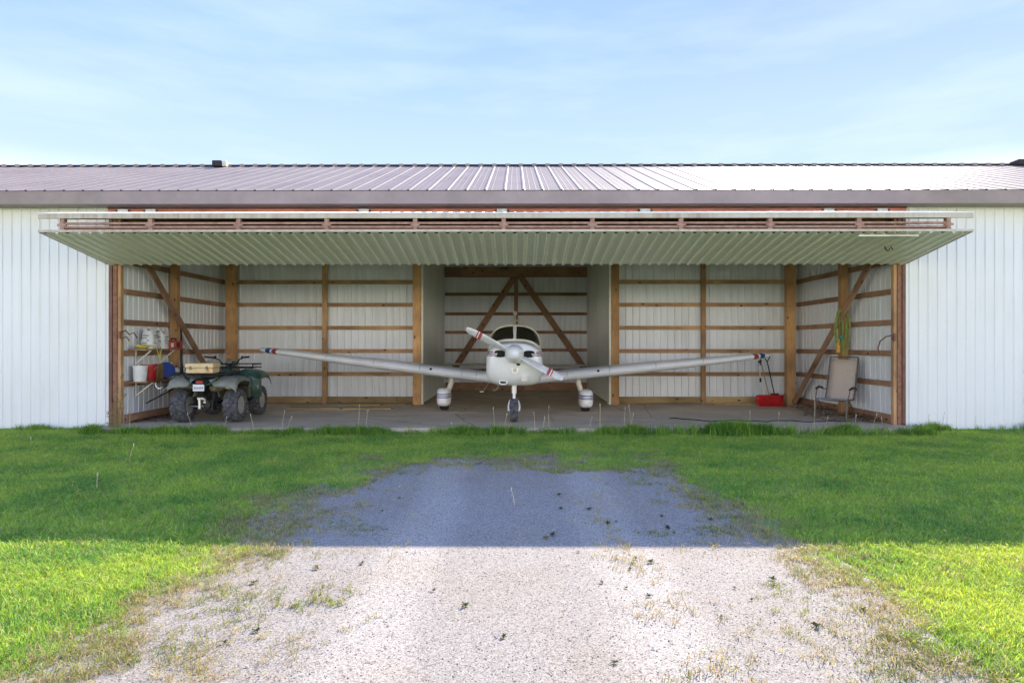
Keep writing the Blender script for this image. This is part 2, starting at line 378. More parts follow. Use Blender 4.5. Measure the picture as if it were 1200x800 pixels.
def concrete():
    m, nt, b = newmat('stained_concrete'); L = nt.links.new
    g = N(nt, 'ShaderNodeNewGeometry')
    n1 = N(nt, 'ShaderNodeTexNoise', Scale=.9, Detail=6, Roughness=.6); L(g.outputs['Position'], n1.inputs['Vector'])
    n2 = N(nt, 'ShaderNodeTexNoise', Scale=40, Detail=5); L(g.outputs['Position'], n2.inputs['Vector'])
    rp = N(nt, 'ShaderNodeValToRGB'); e = rp.color_ramp.elements
    e[0].position = .3; e[0].color = (.46,.375,.26,1); e[1].position = .7; e[1].color = (.66,.56,.42,1); L(n1.outputs['Fac'], rp.inputs[0])
    mr = N(nt, 'ShaderNodeMapRange'); mr.inputs[3].default_value = .75; mr.inputs[4].default_value = 1.25; L(n2.outputs['Fac'], mr.inputs[0])
    hs = N(nt, 'ShaderNodeHueSaturation'); L(rp.outputs[0], hs.inputs['Color']); L(mr.outputs[0], hs.inputs['Value'])
    # thin cracks
    v = N(nt, 'ShaderNodeTexVoronoi', Scale=.33, feature='DISTANCE_TO_EDGE'); 
    n5 = N(nt, 'ShaderNodeTexNoise', Scale=2.5, Detail=5); L(g.outputs['Position'], n5.inputs['Vector'])
    va = N(nt, 'ShaderNodeMix', data_type='RGBA'); va.inputs[0].default_value = .12; L(g.outputs['Position'], va.inputs[6]); L(n5.outputs['Color'], va.inputs[7]); L(va.outputs[2], v.inputs['Vector'])
    cr = N(nt, 'ShaderNodeMapRange'); cr.inputs[1].default_value = .002; cr.inputs[2].default_value = .004; cr.inputs[3].default_value = .55; cr.inputs[4].default_value = 1; L(v.outputs['Distance'], cr.inputs[0])
    mu = N(nt, 'ShaderNodeMix', data_type='RGBA', blend_type='MULTIPLY'); mu.inputs[0].default_value = 1; L(hs.outputs[0], mu.inputs[6]); L(cr.outputs[0], mu.inputs[7])
    L(mu.outputs[2], b.inputs['Base Color']); b.inputs['Roughness'].default_value = .75
    bp = N(nt, 'ShaderNodeBump', Strength=.4, Distance=.003); L(n2.outputs['Fac'], bp.inputs['Height']); L(bp.outputs[0], b.inputs['Normal'])
    return m
MT['concrete'] = concrete()
def soil():
    m, nt, b = newmat('soil_and_thatch'); L = nt.links.new
    g = N(nt, 'ShaderNodeNewGeometry')
    n1 = N(nt, 'ShaderNodeTexNoise', Scale=1.1, Detail=5); L(g.outputs['Position'], n1.inputs['Vector'])
    n2 = N(nt, 'ShaderNodeTexNoise', Scale=45, Detail=6, Roughness=.7); L(g.outputs['Position'], n2.inputs['Vector'])
    rp = N(nt, 'ShaderNodeValToRGB'); e = rp.color_ramp.elements
    e[0].position = .35; e[0].color = (.14,.22,.05,1); e[1].position = .68; e[1].color = (.32,.34,.12,1)
    mm = N(nt, 'ShaderNodeMath', operation='MULTIPLY_ADD'); mm.inputs[1].default_value = .5; L(n1.outputs['Fac'], mm.inputs[0])
    m5 = N(nt, 'ShaderNodeMath', operation='MULTIPLY'); m5.inputs[1].default_value = .55; L(n2.outputs['Fac'], m5.inputs[0]); L(m5.outputs[0], mm.inputs[2])
    L(mm.outputs[0], rp.inputs[0]); L(rp.outputs[0], b.inputs['Base Color']); b.inputs['Roughness'].default_value = .95
    bp = N(nt, 'ShaderNodeBump', Strength=.8, Distance=.02); L(n2.outputs['Fac'], bp.inputs['Height']); L(bp.outputs[0], b.inputs['Normal'])
    return m
def gravel():
    m, nt, b = newmat('crushed_stone'); L = nt.links.new
    g = N(nt, 'ShaderNodeNewGeometry')
    v = N(nt, 'ShaderNodeTexVoronoi', Scale=125); L(g.outputs['Position'], v.inputs['Vector'])
    v2 = N(nt, 'ShaderNodeTexVoronoi', Scale=230); L(g.outputs['Position'], v2.inputs['Vector'])
    sx = N(nt, 'ShaderNodeSeparateColor'); L(v.outputs['Color'], sx.inputs[0])
    sy = N(nt, 'ShaderNodeSeparateColor'); L(v2.outputs['Color'], sy.inputs[0])
    av = N(nt, 'ShaderNodeMath', operation='ADD'); L(sx.outputs[0], av.inputs[0]); L(sy.outputs[0], av.inputs[1])
    hf = N(nt, 'ShaderNodeMath', operation='MULTIPLY'); hf.inputs[1].default_value = .5; L(av.outputs[0], hf.inputs[0])
    rp = N(nt, 'ShaderNodeValToRGB'); e = rp.color_ramp.elements
    e[0].position = .12; e[0].color = (.10,.09,.075,1); e[1].position = .85; e[1].color = (.54,.495,.425,1)
    k = e.new(.30); k.color = (.28,.255,.215,1)
    k = e.new(.55); k.color = (.37,.335,.285,1); L(hf.outputs[0], rp.inputs[0])
    n1 = N(nt, 'ShaderNodeTexNoise', Scale=.9, Detail=6, Roughness=.6); L(g.outputs['Position'], n1.inputs['Vector'])
    mr = N(nt, 'ShaderNodeMapRange'); mr.inputs[1].default_value = .45; mr.inputs[2].default_value = .72; L(n1.outputs['Fac'], mr.inputs[0])
    m3 = N(nt, 'ShaderNodeMath', operation='MULTIPLY'); m3.inputs[1].default_value = .55; L(mr.outputs[0], m3.inputs[0])
    mx = N(nt, 'ShaderNodeMix', data_type='RGBA', blend_type='MULTIPLY'); L(m3.outputs[0], mx.inputs[0]); L(rp.outputs[0], mx.inputs[6]); mx.inputs[7].default_value = (.92,.82,.66,1)
    # two packed wheel tracks and dirt
    px = N(nt, 'ShaderNodeSeparateXYZ'); L(g.outputs['Position'], px.inputs[0])
    nw = N(nt, 'ShaderNodeTexNoise', Scale=.5, Detail=3); L(g.outputs['Position'], nw.inputs['Vector'])
    wx = N(nt, 'ShaderNodeMath', operation='MULTIPLY_ADD'); wx.inputs[1].default_value = .5; L(nw.outputs['Fac'], wx.inputs[0]); L(px.outputs[0], wx.inputs[2])
    s0 = N(nt, 'ShaderNodeMath', operation='SUBTRACT'); s0.inputs[1].default_value = .25; L(wx.outputs[0], s0.inputs[0])
    ab = N(nt, 'ShaderNodeMath', operation='ABSOLUTE'); L(s0.outputs[0], ab.inputs[0])
    s1 = N(nt, 'ShaderNodeMath', operation='SUBTRACT'); s1.inputs[1].default_value = .78; L(ab.outputs[0], s1.inputs[0])
    a1 = N(nt, 'ShaderNodeMath', operation='ABSOLUTE'); L(s1.outputs[0], a1.inputs[0])
    tr = N(nt, 'ShaderNodeMapRange'); tr.interpolation_type = 'SMOOTHSTEP'; tr.inputs[1].default_value = .10; tr.inputs[2].default_value = .36; tr.inputs[3].default_value = 1.14; tr.inputs[4].default_value = .92; L(a1.outputs[0], tr.inputs[0])
    hv = N(nt, 'ShaderNodeHueSaturation'); L(mx.outputs[2], hv.inputs['Color']); L(tr.outputs[0], hv.inputs['Value'])
    L(hv.outputs[0], b.inputs['Base Color']); b.inputs['Roughness'].default_value = .9
    n9 = N(nt, 'ShaderNodeTexNoise', Scale=160, Detail=3); L(g.outputs['Position'], n9.inputs['Vector'])
    bp = N(nt, 'ShaderNodeBump', Strength=.35, Distance=.004); L(n9.outputs['Fac'], bp.inputs['Height']); L(bp.outputs[0], b.inputs['Normal'])
    return m
MT['soil'] = soil(); MT['gravel'] = gravel()
MT['stone'] = mat('loose_stone', (.46,.41,.34), .85, var=.0, objvar=.55, scale=60, col2=(.30,.265,.22))
MT['lawn'] = leaf_mat('lawn_blades', (.13,.40,.08), (.42,.66,.12), (.62,.58,.28), dry=.07, trans=.45)
MT['tall'] = leaf_mat('tall_grass_blades', (.09,.28,.04), (.24,.48,.07), (.40,.38,.15), dry=.05, trans=.4, patch=3)
MT['dry'] = leaf_mat('dry_blades', (.24,.30,.06), (.42,.42,.13), (.52,.46,.27), dry=.4, trans=.35)
MT['creep'] = leaf_mat('creeping_blades', (.10,.22,.035), (.26,.36,.07), (.45,.40,.2), dry=.25, trans=.35)
MT['weed'] = leaf_mat('weed_leaves', (.05,.11,.02), (.12,.19,.035), (.3,.27,.1), dry=.2, trans=.4)
MT['litter'] = mat('leaf_litter', (.16,.09,.045), .9, var=.4, scale=12)

# ------------------------------------------------------------------ setting: ground
GZ = -0.10
g = MB(); xs = [-400,-60,-20,-12,-8,-4,0,4,8,12,20,60,400]; ys = [-400,-60,-10,0,4,8,11.3,22,60,400]
g.grid([[(x, y, GZ) for x in xs] for y in ys][::-1])
ground = g.build('ground', MT['soil'], kind='structure')

def vnoise(x, y, s, seed=0):
    return np.array([mnoise.noise(Vector((a*s, b*s, seed*7.3))) for a, b in zip(x, y)])
def edge_l(y): return -2.05 + .22*mnoise.noise(Vector((y*.9, 3.1, 0))) + .10*mnoise.noise(Vector((y*3.3, 9, 0)))
def edge_r(y): return 2.02 + .24*mnoise.noise(Vector((y*.8, 13.1, 5))) + .10*mnoise.noise(Vector((y*3.1, 19, 0)))
rows = []
for i in range(90):
    y = -14 + i*(24.2/89)
    k = max(0, (y-8.3))
    a, b_ = edge_l(y)+k*k*.35-.25, edge_r(y)-k*k*.35+.25
    rows.append([(a+(b_-a)*t, y, GZ+.006) for t in (0,.25,.5,.75,1)])
gr = MB(); gr.grid(rows[::-1]); gr.build('gravel_driveway', MT['gravel'], kind='structure')

# slab: separate pours with joints
floor = bpy.data.objects.new('hangar_floor', None)
scene.collection.objects.link(floor); floor['kind'] = 'structure'; W[floor.name] = Vector((0,0,0))
bx = [-7.2,-4.75,-2.27,.70,2.29,4.6,6.93]; by = [11.12,13.55,15.72]
for i in range(len(bx)-1):
    for j in range(2):
        MB().box(bx[i]+.004, bx[i+1]-.004, by[j]+.004, by[j+1]-.004, GZ-.05, 0).build('slab', MT['concrete'], floor)
for (a, b_, c, d) in ((-2.27,.7,15.72,20.4),(.7,2.29,15.72,20.4)):
    MB().box(a+.004, b_-.004, c+.004, d-.004, GZ-.05, 0).build('slab', MT['concrete'], floor)

# ------------------------------------------------------------------ hangar
FY = 11.6            # front wall plane
OL, OR = -7.33, 6.99 # door opening
SL, SR = -7.17, 6.90 # side wall sheets
BY = 15.75           # back wall of the wing bays
TB = 20.3            # back wall of the tail bay
EZ = 4.14; RY = 16.4; RZ = 5.97; EY = 11.3
hangar = thing('hangar', (0, FY, 0), 'long white metal clad hangar with brown metal roof and open folding door', 'hangar')

def sheet_mesh(name, width, height, pitch, rib_w, rib_h, m, taper=.5):
    b = MB(); pts = [(0, 0)]; n = int(round(width/pitch))
    for k in range(n):
        c = (k+.5)*pitch; pts += [(c-rib_w/2, 0), (c-rib_w*taper/2, rib_h), (c+rib_w*taper/2, rib_h), (c+rib_w/2, 0)]
    pts.append((width, 0))
    b.grid([[(x, -h, z) for x, h in pts] for z in (0, height)])
    return b.mesh(name, m)
def put(name, me, parent, loc, rot=(0,0,0)):
    o = bpy.data.objects.new(name, me); link(o, parent)
    o.location = loc; o.rotation_euler = rot
    return o
PW = .17; SHW = PW*5
def wall_run(name, x0, x1, y, z0, z1, m, axis='x', flip=False, rib_h=.03, rib_w=.036, parent=hangar):
    """row of ribbed sheets from x0 to x1 (or y0 to y1 when axis='y' at x=y); ribs face -Y (or -X.. with flip reversed)"""
    full = sheet_mesh(name, SHW, z1-z0, PW, rib_w, rib_h if not flip else -rib_h, m)
    n = int((x1-x0)/SHW); rem = (x1-x0)-n*SHW
    for i in range(n):
        s = x0+i*SHW
        if axis == 'x': put(name, full, parent, (s, y, z0))
        else: put(name, full, parent, (y, s, z0), (0, 0, R(90)))
    k = int(round(rem/PW))
    if rem > .02:
        k = max(k, 1); part = sheet_mesh(name, rem, z1-z0, rem/k, rib_w, rib_h if not flip else -rib_h, m)
        s = x0+n*SHW
        if axis == 'x': put(name, part, parent, (s, y, z0))
        else: put(name, part, parent, (y, s, z0), (0, 0, R(90)))
# exterior front, left and right of the opening
XE = 24.0
b0 = OL; nL = 20
me = sheet_mesh('wall_sheet', SHW, 4.04-GZ, PW, .045, .014, MT['siding'])
for i in range(nL): put('wall_sheet', me, hangar, (OL-(i+1)*SHW, FY, GZ+.02))
for i in range(nL): put('wall_sheet', me, hangar, (OR+i*SHW, FY, GZ+.02))
X0, X1 = OL-nL*SHW, OR+nL*SHW
# rear and end walls
me2 = sheet_mesh('rear_wall_sheet', SHW*8, 4.04-GZ, PW, .045, .014, MT['siding'])
x = X0
while x < X1-.1:
    put('rear_wall_sheet', me2, hangar, (x, 21.5, GZ+.02)); x += SHW*8
XR = x
for xx in (X0, X1):
    b = MB(); b.add([(xx, FY, GZ), (xx, 21.5, GZ), (xx, 21.5, 4.1), (xx, RY, RZ-.05), (xx, FY, 4.1)], [(0,1,2,3,4)]); b.build('end_wall', MT['siding'], hangar)
# wing-bay walls
HZ = 4.05
wall_run('back_wall_sheet', SL, -2.25, BY, 0.02, HZ, MT['siding_in'])
wall_run('back_wall_sheet', 2.28, SR, BY, 0.02, HZ, MT['siding_in'])
wall_run('side_wall_sheet', FY+.02, BY, SL, GZ, HZ, MT['siding_in'], axis='y', rib_h=-.014)
wall_run('side_wall_sheet', FY+.02, BY, SR, GZ, HZ, MT['siding_in'], axis='y', flip=False)
wall_run('tail_wall_sheet', -2.25, 2.28, TB+.05, 0.02, 4.2, MT['siding_in'])
# tail-bay partitions (close ribs)
PWo = PW
for xx, sg in ((-2.24, -1), (2.27, 1)):
    wall_run('partition_sheet', 15.42, TB, xx, 0.02, HZ, MT['liner'], axis='y', rib_h=.009*sg*1, rib_w=.03)
    timber('partition_edge', (xx-sg*.012, 15.40, 0.01), (xx-sg*.012, 15.40, HZ), .05, .03, MT['white_edge'], hangar)
# ceiling plane above the bays is the roof itself; dividing wall above
# roof sheets
slope = math.atan2(RZ-EZ, RY-EY); rl = math.hypot(RZ-EZ, RY-EY)
RP = .337
def roof_mesh():
    b = MB(); pts = [(0, 0)]
    for k in range(3):
        c = (k+.5)*RP; pts += [(c-.035, 0), (c-.014, .013), (c+.014, .013), (c+.035, 0)]
        for q in (.33, .66):
            if k < 2 or q < .5: pts += [(c+RP*q-.012, 0), (c+RP*q, .004), (c+RP*q+.012, 0)]
    pts.append((3*RP, 0))
    b.grid([[(x, yy, h) for x, h in pts] for yy in (0, rl/2, rl)])
    return b.mesh('roof_sheet', MT['roof'])
rm = roof_mesh(); xstart = -8.0-RP*3*12
nR = 48; xr0 = X0-.3
for i in range(nR):
    put('roof_sheet', rm, hangar, (xr0+i*RP*3, EY, EZ), (slope, 0, 0))
    put('roof_sheet', rm, hangar, (xr0+(i+1)*RP*3, 2*RY-EY, EZ), (slope, 0, R(180)))
xr1 = xr0+nR*RP*3
# fascia with returned lip, soffit
MB().box(xr0, xr1, EY-.03, EY+.0, 3.905, EZ-.012).box(xr0, xr1, EY-.0, FY-.0, 3.905, 3.925).build('fascia', MT['fascia'], hangar)
MB().box(xr0, xr1, EY-.034, EY+.04, EZ-.012, EZ-.002).build('drip_edge', MT['roof_dark'], hangar)
# dark open rib ends under the eave of each roof rib
b = MB()
for i in range(int((xr1-xr0)/RP)):
    c = xr0+(i+.5)*RP; b.box(c-.016, c+.016, EY-.008, EY+.02, EZ-.001, EZ+.019)
b.build('rib_closure', MT['roof_dark'], hangar)
MB().box(xr0, xr1, RY-.06, RY+.06, RZ-.01, RZ+.035).build('ridge_closure', MT['roof_dark'], hangar)
b = MB()
for i in range(int((xr1-xr0)/RP)):
    c = xr0+(i+.5)*RP; b.box(c-.055, c+.055, RY-.10, RY+.10, RZ-.02, RZ+.042)
b.build('ridge_rib_cap', MT['roof'], hangar)
# small vents on the ridge
for vx in (-7.42, 12.72):
    v = MB().box(vx-.19, vx+.05, RY-.30, RY+.02, RZ-.06, RZ+.085).build('roof_vent', MT['roof_dark'], hangar, bevel=.02)
    MB().box(vx+.053, vx+.16, RY-.28, RY, RZ-.06, RZ+.07).build('vent_end', MT['white_edge'], v, bevel=.015)
# header above the door
MB().box(OL, OR, FY-.06, FY+.0, 3.874, 3.904).build('header_trim', MT['brown_steel'], hangar)
MB().box(OL, OR, FY-.05, FY-.01, 3.70, 3.872).build('header_beam', MT['red_steel'], hangar)
MB().box(OL, OR, FY+.125, FY+.17, 3.3, 4.1).build('header_board', MT['girt_dark'], hangar)
for hx in (-7.05, -6.55, -2.72, -.24, 2.32, 5.6, 6.55):
    h = MB().box(hx-.09, hx+.09, FY-.075, FY-.052, 3.765, 3.868).build('hinge_plate', MT['galv'], hangar)
    MB().box(hx-.13, hx-.095, FY-.07, FY-.052, 3.80, 3.85).box(hx+.095, hx+.13, FY-.07, FY-.052, 3.80, 3.85).build('hinge_pin', MT['blackmetal'], h)
# jambs
for sg, xo in ((-1, OL), (1, OR)):
    s = -sg
    MB().box(min(xo, xo+s*.06), max(xo, xo+s*.06), FY-.03, FY+.12, GZ, 3.86).build('jamb_trim', MT['brown_steel'], hangar, bevel=.004)
    MB().box(min(xo+s*.062, xo+s*.135), max(xo+s*.062, xo+s*.135), FY-.012, FY+.10, GZ, 3.86).build('door_track', MT['rust'], hangar, bevel=.004)
    timber('jamb_post', (xo+s*.168, FY+.05, GZ), (xo+s*.168, FY+.05, 3.86), .06, .09, MT['girt'] if sg < 0 else MT['girt'], hangar)
# posts
def post(x, y, w=.2, d=.15, m='post', z1=4.1, name='post'): return timber(name, (x, y, -.0), (x, y, z1), w, d, MT[m], hangar)
post(-6.87, 15.57, .23, .17); post(6.625, 15.57, .21, .17)
post(-2.36, 15.50, .195, .17); post(2.385, 15.50, .195, .17)
post(-7.05, 13.30, .15, .14); post(6.75, 13.30, .15, .14)
post(-4.64, 15.66, .115, .07, 'girt', name='stud'); post(4.56, 15.66, .11, .07, 'girt', name='stud')
for y in (FY+.3,):
    pass
GH = [.72, 1.28, 1.845, 2.406, 2.96, 3.52]
for z in GH:
    timber('girt', (SL, BY-.035, z), (-2.45, BY-.035, z), .04, .095, MT['girt'], hangar)
    timber('girt', (2.48, BY-.035, z), (SR, BY-.035, z), .04, .095, MT['girt'], hangar)
    for xx in (SL+.035, SR-.035):
        timber('side_girt', (xx, FY+.14, z), (xx, BY-.06, z), .04, .10, MT['girt_dark'], hangar)
for z in (.62, 1.26, 1.82, 2.40, 3.02, 3.6):
    timber('tail_girt', (-2.22, TB+.01, z), (2.25, TB+.01, z), .04, .095, MT['girt_dark'], hangar)
# sills
timber('sill', (SL, BY-.06, .09), (-4.7, BY-.06, .09), .05, .16, MT['sill'], hangar)
timber('sill', (-4.58, BY-.06, .09), (-2.46, BY-.06, .09), .05, .16, MT['sill'], hangar)
timber('sill', (2.49, BY-.06, .09), (4.5, BY-.06, .09), .05, .16, MT['sill'], hangar)
timber('sill', (4.62, BY-.06, .09), (6.5, BY-.06, .09), .05, .16, MT['sill'], hangar)
for xx in (SL+.04, SR-.04):
    timber('side_sill', (xx, FY+.16, .07), (xx, BY-.1, .07), .05, .18, MT['girt_dark'], hangar)
timber('tail_sill', (-2.2, TB-.01, .12), (2.25, TB-.01, .12), .05, .24, MT['girt_dark'], hangar)
timber('tail_sill', (-2.2, TB-.06, .42), (2.25, TB-.06, .42), .05, .12, MT['girt_dark'], hangar)
# diagonal braces
timber('brace', (-6.94, 11.75, 3.28), (-6.94, 15.42, .04), .04, .14, MT['girt_dark'], hangar)
timber('brace', (6.645, 11.75, 3.28), (6.645, 15.42, .04), .04, .14, MT['girt_dark'], hangar)
timber('tail_brace', (.03-.02, TB-.06, 3.62), (-2.0, TB-.06, .55), .04, .19, MT['girt_dark'], hangar)
timber('tail_brace', (.12, TB-.10, 3.62), (2.25, TB-.10, .55), .04, .19, MT['girt_dark'], hangar)
timber('king_stud', (.02, TB-.03, .1), (.02, TB-.03, 3.6), .12, .04, MT['girt_dark'], hangar)
timber('tail_header', (-2.22, TB-.06, 3.72), (2.25, TB-.06, 3.72), .09, .28, MT['girt_dark'], hangar)
# trusses across the bays, over the door and behind it
for tx in (-6.9, -4.6, -2.3, 2.33, 4.5, 6.75):
    timber('truss_chord', (tx, FY+.2, 4.0), (tx, 21.3, 4.0), .04, .14, MT['girt_dark'], hangar)
    timber('rafter', (tx+.05, FY+.2, 4.10), (tx+.05, RY, RZ-.12), .04, .14, MT['girt_dark'], hangar)
    timber('truss_web', (tx, 13.8, 4.05), (tx, 15.2, 5.3), .04, .09, MT['girt_dark'], hangar)

# folded bifold door
DX0, DX1 = -7.34, 6.99; DY = 9.89
hin = Vector((0, 11.60, 3.812)); ftop = Vector((0, DY, 3.448)); fbot = Vector((0, DY+.01, 3.168)); rear = Vector((0, 11.56, 2.885))
door = MB()
for p, q, zz in ((hin, ftop, -.055), (rear, fbot, .05)):
    for t in (.04, .36, .68, .97):
        c = p.lerp(q, t); door.beam((DX0+.3, c.y, c.z+zz), (DX1-.3, c.y, c.z+zz), .05, .05)
    for k in range(11):
        X = -6.98+k*1.36
        door.beam((X, p.lerp(q,.02).y, p.lerp(q,.02).z+zz), (X, p.lerp(q,.98).y, p.lerp(q,.98).z+zz), .05, .045)
door = door.build('folding_door', MT['rust'], hangar)
def door_sheet_mesh(name, n, ln):
    b = MB(); P = .1725; pts = [(0, 0)]
    for k in range(n):
        c = (k+.5)*P; pts += [(c-.036, 0), (c-.017, .024), (c+.017, .024), (c+.036, 0)]
    pts.append((n*P, 0))
    b.grid([[(x, y, -h) for x, h in pts] for y in (0, ln/2, ln)])
    return b.mesh(name, MT['door_skin'])
nrib = 83
for (p, q, nm, sgn) in ((ftop, hin, 'upper_sheet', 1), (fbot, rear, 'lower_sheet', 1)):
    d = q-p; ln = d.length; ang = math.atan2(d.z, d.y)
    m5 = door_sheet_mesh(nm, 5, ln); m3 = door_sheet_mesh(nm, 3, ln)
    for i in range(17):
        o = bpy.data.objects.new(nm, m5 if i < 16 else m3); link(o, door)
        if nm == 'lower_sheet':
            o.location = (DX0+i*5*.1725, p.y, p.z + (.0015 if i%2 else 0)); o.rotation_euler = (ang, 0, 0)
        else:   # ribs outward = upward
            M = Matrix.Translation(Vector((DX0+i*5*.1725, p.y, p.z))) @ Matrix.Rotation(ang, 4, 'X') @ Matrix.Scale(-1, 4, (0,0,1))
            o.matrix_basis = M
# edge trims
MB().box(DX0, DX1, DY-.03, DY-.002, 3.375, 3.447).build('upper_edge_trim', MT['worn_trim'], door, bevel=.006)
MB().box(DX0, DX1, DY-.03, DY+.0, 3.166, 3.205).build('lower_edge_trim', MT['worn_trim'], door, bevel=.004)
MB().box(DX0, DX1, DY-.034, DY+.02, 3.4475, 3.464).build('edge_cap', MT['siding'], door)
for z in (3.308, 3.250):
    MB().box(-7.0, 6.62, DY+.0, DY+.05, z-.016, z+.016).build('edge_rail', MT['rail'], door)
for k in range(11):
    X = -6.98+k*1.36
    b = MB().box(X-.032, X+.032, DY-.015, DY+.06, 3.206, 3.374).box(X-.07, X+.07, DY-.02, DY-.005, 3.262, 3.296)
    b.add([(X-.065, DY-.022, 3.279), (X, DY-.022, 3.23), (X+.065, DY-.022, 3.279), (X, DY-.022, 3.328)], [(0,1,2,3)])
    b.build('hinge_bracket', MT['rail'], door)
for sx in (DX0+.006, DX1-.006):
    MB().beam((sx, fbot.y, fbot.z+.02), (sx, rear.y, rear.z+.02), .025, .05).build('side_trim', MT['fascia'], door)
# pale strip and hook under the lower leaf
t = fbot.lerp(rear, .035)
MB().box(5.28, 6.2, t.y-.03, t.y+.03, t.z-.055, t.z-.03).build('pale_strip', MT['white_edge'], door)
c = fbot.lerp(rear, .38)
MB().tube([(6.02, c.y, c.z-.02), (6.02, c.y-.02, c.z-.07), (6.06, c.y-.02, c.z-.10), (6.10, c.y, c.z-.06)], .009).tube([(6.12, c.y, c.z-.03), (6.17, c.y+.04, c.z-.07)], .008).build('hook', MT['blackmetal'], door)

# latches on the jamb posts
MB().tube([(-7.12, 11.62, 1.66), (-7.05, 11.60, 1.70), (-6.98, 11.62, 1.62), (-6.93, 11.66, 1.66), (-6.90, 11.72, 1.56)], .012, 6).tube([(-7.13,11.6,1.55),(-7.02,11.59,1.58),(-6.98,11.62,1.50)], .010, 6).box(-7.16, -7.12, 11.575, 11.605, 1.55, 1.68).build('door_latch', MT['brown_steel'], hangar)
MB().tube([(6.79, 11.60, 1.62), (6.72, 11.58, 1.60), (6.66, 11.62, 1.58), (6.58, 11.66, 1.50), (6.56, 11.7, 1.36), (6.6, 11.7, 1.27)], .012, 6).tube([(6.8,11.6,1.5),(6.74,11.58,1.54),(6.80,11.6,1.64)], .010, 6).box(6.78, 6.82, 11.575, 11.605, 1.50, 1.64).build('door_latch', MT['brown_steel'], hangar)

# ------------------------------------------------------------------ airplane
PY = 13.5
plane = thing('airplane', (0, PY, 0), 'white low wing light airplane with two blade propeller, parked nose out in the hangar', 'airplane', rot=(0, R(.6), 0))
CX = -.03
#  y, hw, z0, z1, ntop, nbot
SEC = [(11.53,.20,1.07,1.42,2.0,2.0),(11.56,.33,.96,1.45,2.2,2.2),(11.60,.42,.85,1.465,2.4,2.5),(11.68,.48,.74,1.475,2.6,3.2),(11.85,.515,.69,1.485,2.7,3.8),
       (12.2,.535,.665,1.495,2.8,4.2),(12.6,.55,.645,1.505,2.8,4.4),(12.93,.56,.635,1.515,2.8,4.2),(13.08,.56,.63,1.60,2.5,3.3),(13.25,.56,.625,1.72,2.75,3.3),
       (13.42,.56,.62,1.81,2.75,3.3),(13.6,.56,.62,1.855,2.75,3.3),(14.1,.56,.62,1.88,2.75,3.2),(14.7,.55,.64,1.85,2.3,3.0),(15.3,.47,.70,1.72,2.2,2.6),
       (16.2,.32,.80,1.45,2.2,2.3),(17.2,.18,.88,1.25,2,2),(18.1,.07,.95,1.12,2,2)]
def sec(y):
    ys = [s[0] for s in SEC]
    if y <= ys[0]: return SEC[0][1:]
    for i in range(len(SEC)-1):
        if ys[i] <= y <= ys[i+1]:
            t = (y-ys[i])/(ys[i+1]-ys[i]); return tuple(a+(b-a)*t for a, b in zip(SEC[i][1:], SEC[i+1][1:]))
    return SEC[-1][1:]
def sp(y, a, off=0):
    hw, z0, z1, nt_, nb_ = sec(y); zc = z0+(z1-z0)*.5; hz = (z1-z0)/2
    ca, sa = math.cos(a), math.sin(a); n = nt_ if sa > 0 else nb_
    x = math.copysign(abs(ca)**(2/n), ca)*(hw+off); z = math.copysign(abs(sa)**(2/n), sa)*(hz+off)
    return (CX+x, y, zc+z)
NA = 48
def rng_y(y0, y1, n): return [y0+(y1-y0)*i/(n-1) for i in range(n)]
yc = [s[0] for s in SEC if s[0] <= 12.6]
b = MB(); b.grid([[sp(y, 2*math.pi*k/NA) for k in range(NA)] for y in yc+[12.7]], close=True, cap=True)
cowl = b.build('cowling', MT['white'], plane, smooth=True, angle=60)
ys = [12.7]+[s[0] for s in SEC if s[0] > 12.7]
b = MB(); b.grid([[sp(y, 2*math.pi*k/NA) for k in range(NA)] for y in ys], close=True, cap=True)
fus = b.build('fuselage', MT['white'], plane, smooth=True, angle=60)
# panel seams round the cowling (thin grooves as dark beads just proud)
for y in (12.69,):
    b = MB(); b.grid([[sp(yy, 2*math.pi*k/NA, .003) for k in range(NA)] for yy in (y, y+.012)], close=True); b.build('cowl_seam', MT['greybar'], fus)
# windshield halves
def shield(a0f, a1f, rows=9, cols=10, y0=12.965, y1=13.46):
    rr = []
    for i in range(rows):
        t = i/(rows-1); y = y0+(y1-y0)*t
        a0 = R(a0f(t)); a1 = R(a1f(t))
        rr.append([sp(y, a0+(a1-a0)*k/(cols-1), .006) for k in range(cols)])
    m = MB(); m.grid(rr); return m
half = lambda t: 50 if t < .01 else 54+9*math.sin(t*math.pi)-5*t
shield(lambda t: 91.3, lambda t: 90+half(t)).build('windshield', MT['glass'], plane, smooth=True, angle=80)
shield(lambda t: 90-half(t), lambda t: 88.7).build('windshield', MT['glass'], plane, smooth=True, angle=80)
b = MB(); b.grid([[sp(12.94+.56*i/6, R(a), .014) for a in (91.1, 90.5, 89.5, 88.9)] for i in range(7)]); b.build('windshield_post', MT['white'], plane, solid=.004)
# frame strip round the windshield
for s in (1, -1):
    pts = [sp(12.965+.495*t, R(90+s*(half(t)+2)), .008) for t in [i/10 for i in range(11)]]
    MB().tube(pts, .022, 6).build('windshield_frame', MT['cream'], plane, smooth=True)
MB().tube([sp(12.958, R(a), .008) for a in range(38, 143, 6)], .018, 6).build('windshield_frame', MT['cream'], plane, smooth=True)
MB().tube([sp(13.47, R(a), .008) for a in range(38, 143, 6)], .018, 6).build('windshield_frame', MT['cream'], plane, smooth=True)
# side windows
for s in (0, 180):
    for (y0, y1) in ((13.58, 14.1), (14.16, 14.6), (14.66, 15.0)):
        b = MB(); f = (lambda a: a) if s == 0 else (lambda a: 180-a)
        b.grid([[sp(y, R(f(a)), .006) for a in (27, 36, 45, 54)] for y in rng_y(y0, y1, 4)]); b.build('side_window', MT['glass'], plane, smooth=True)
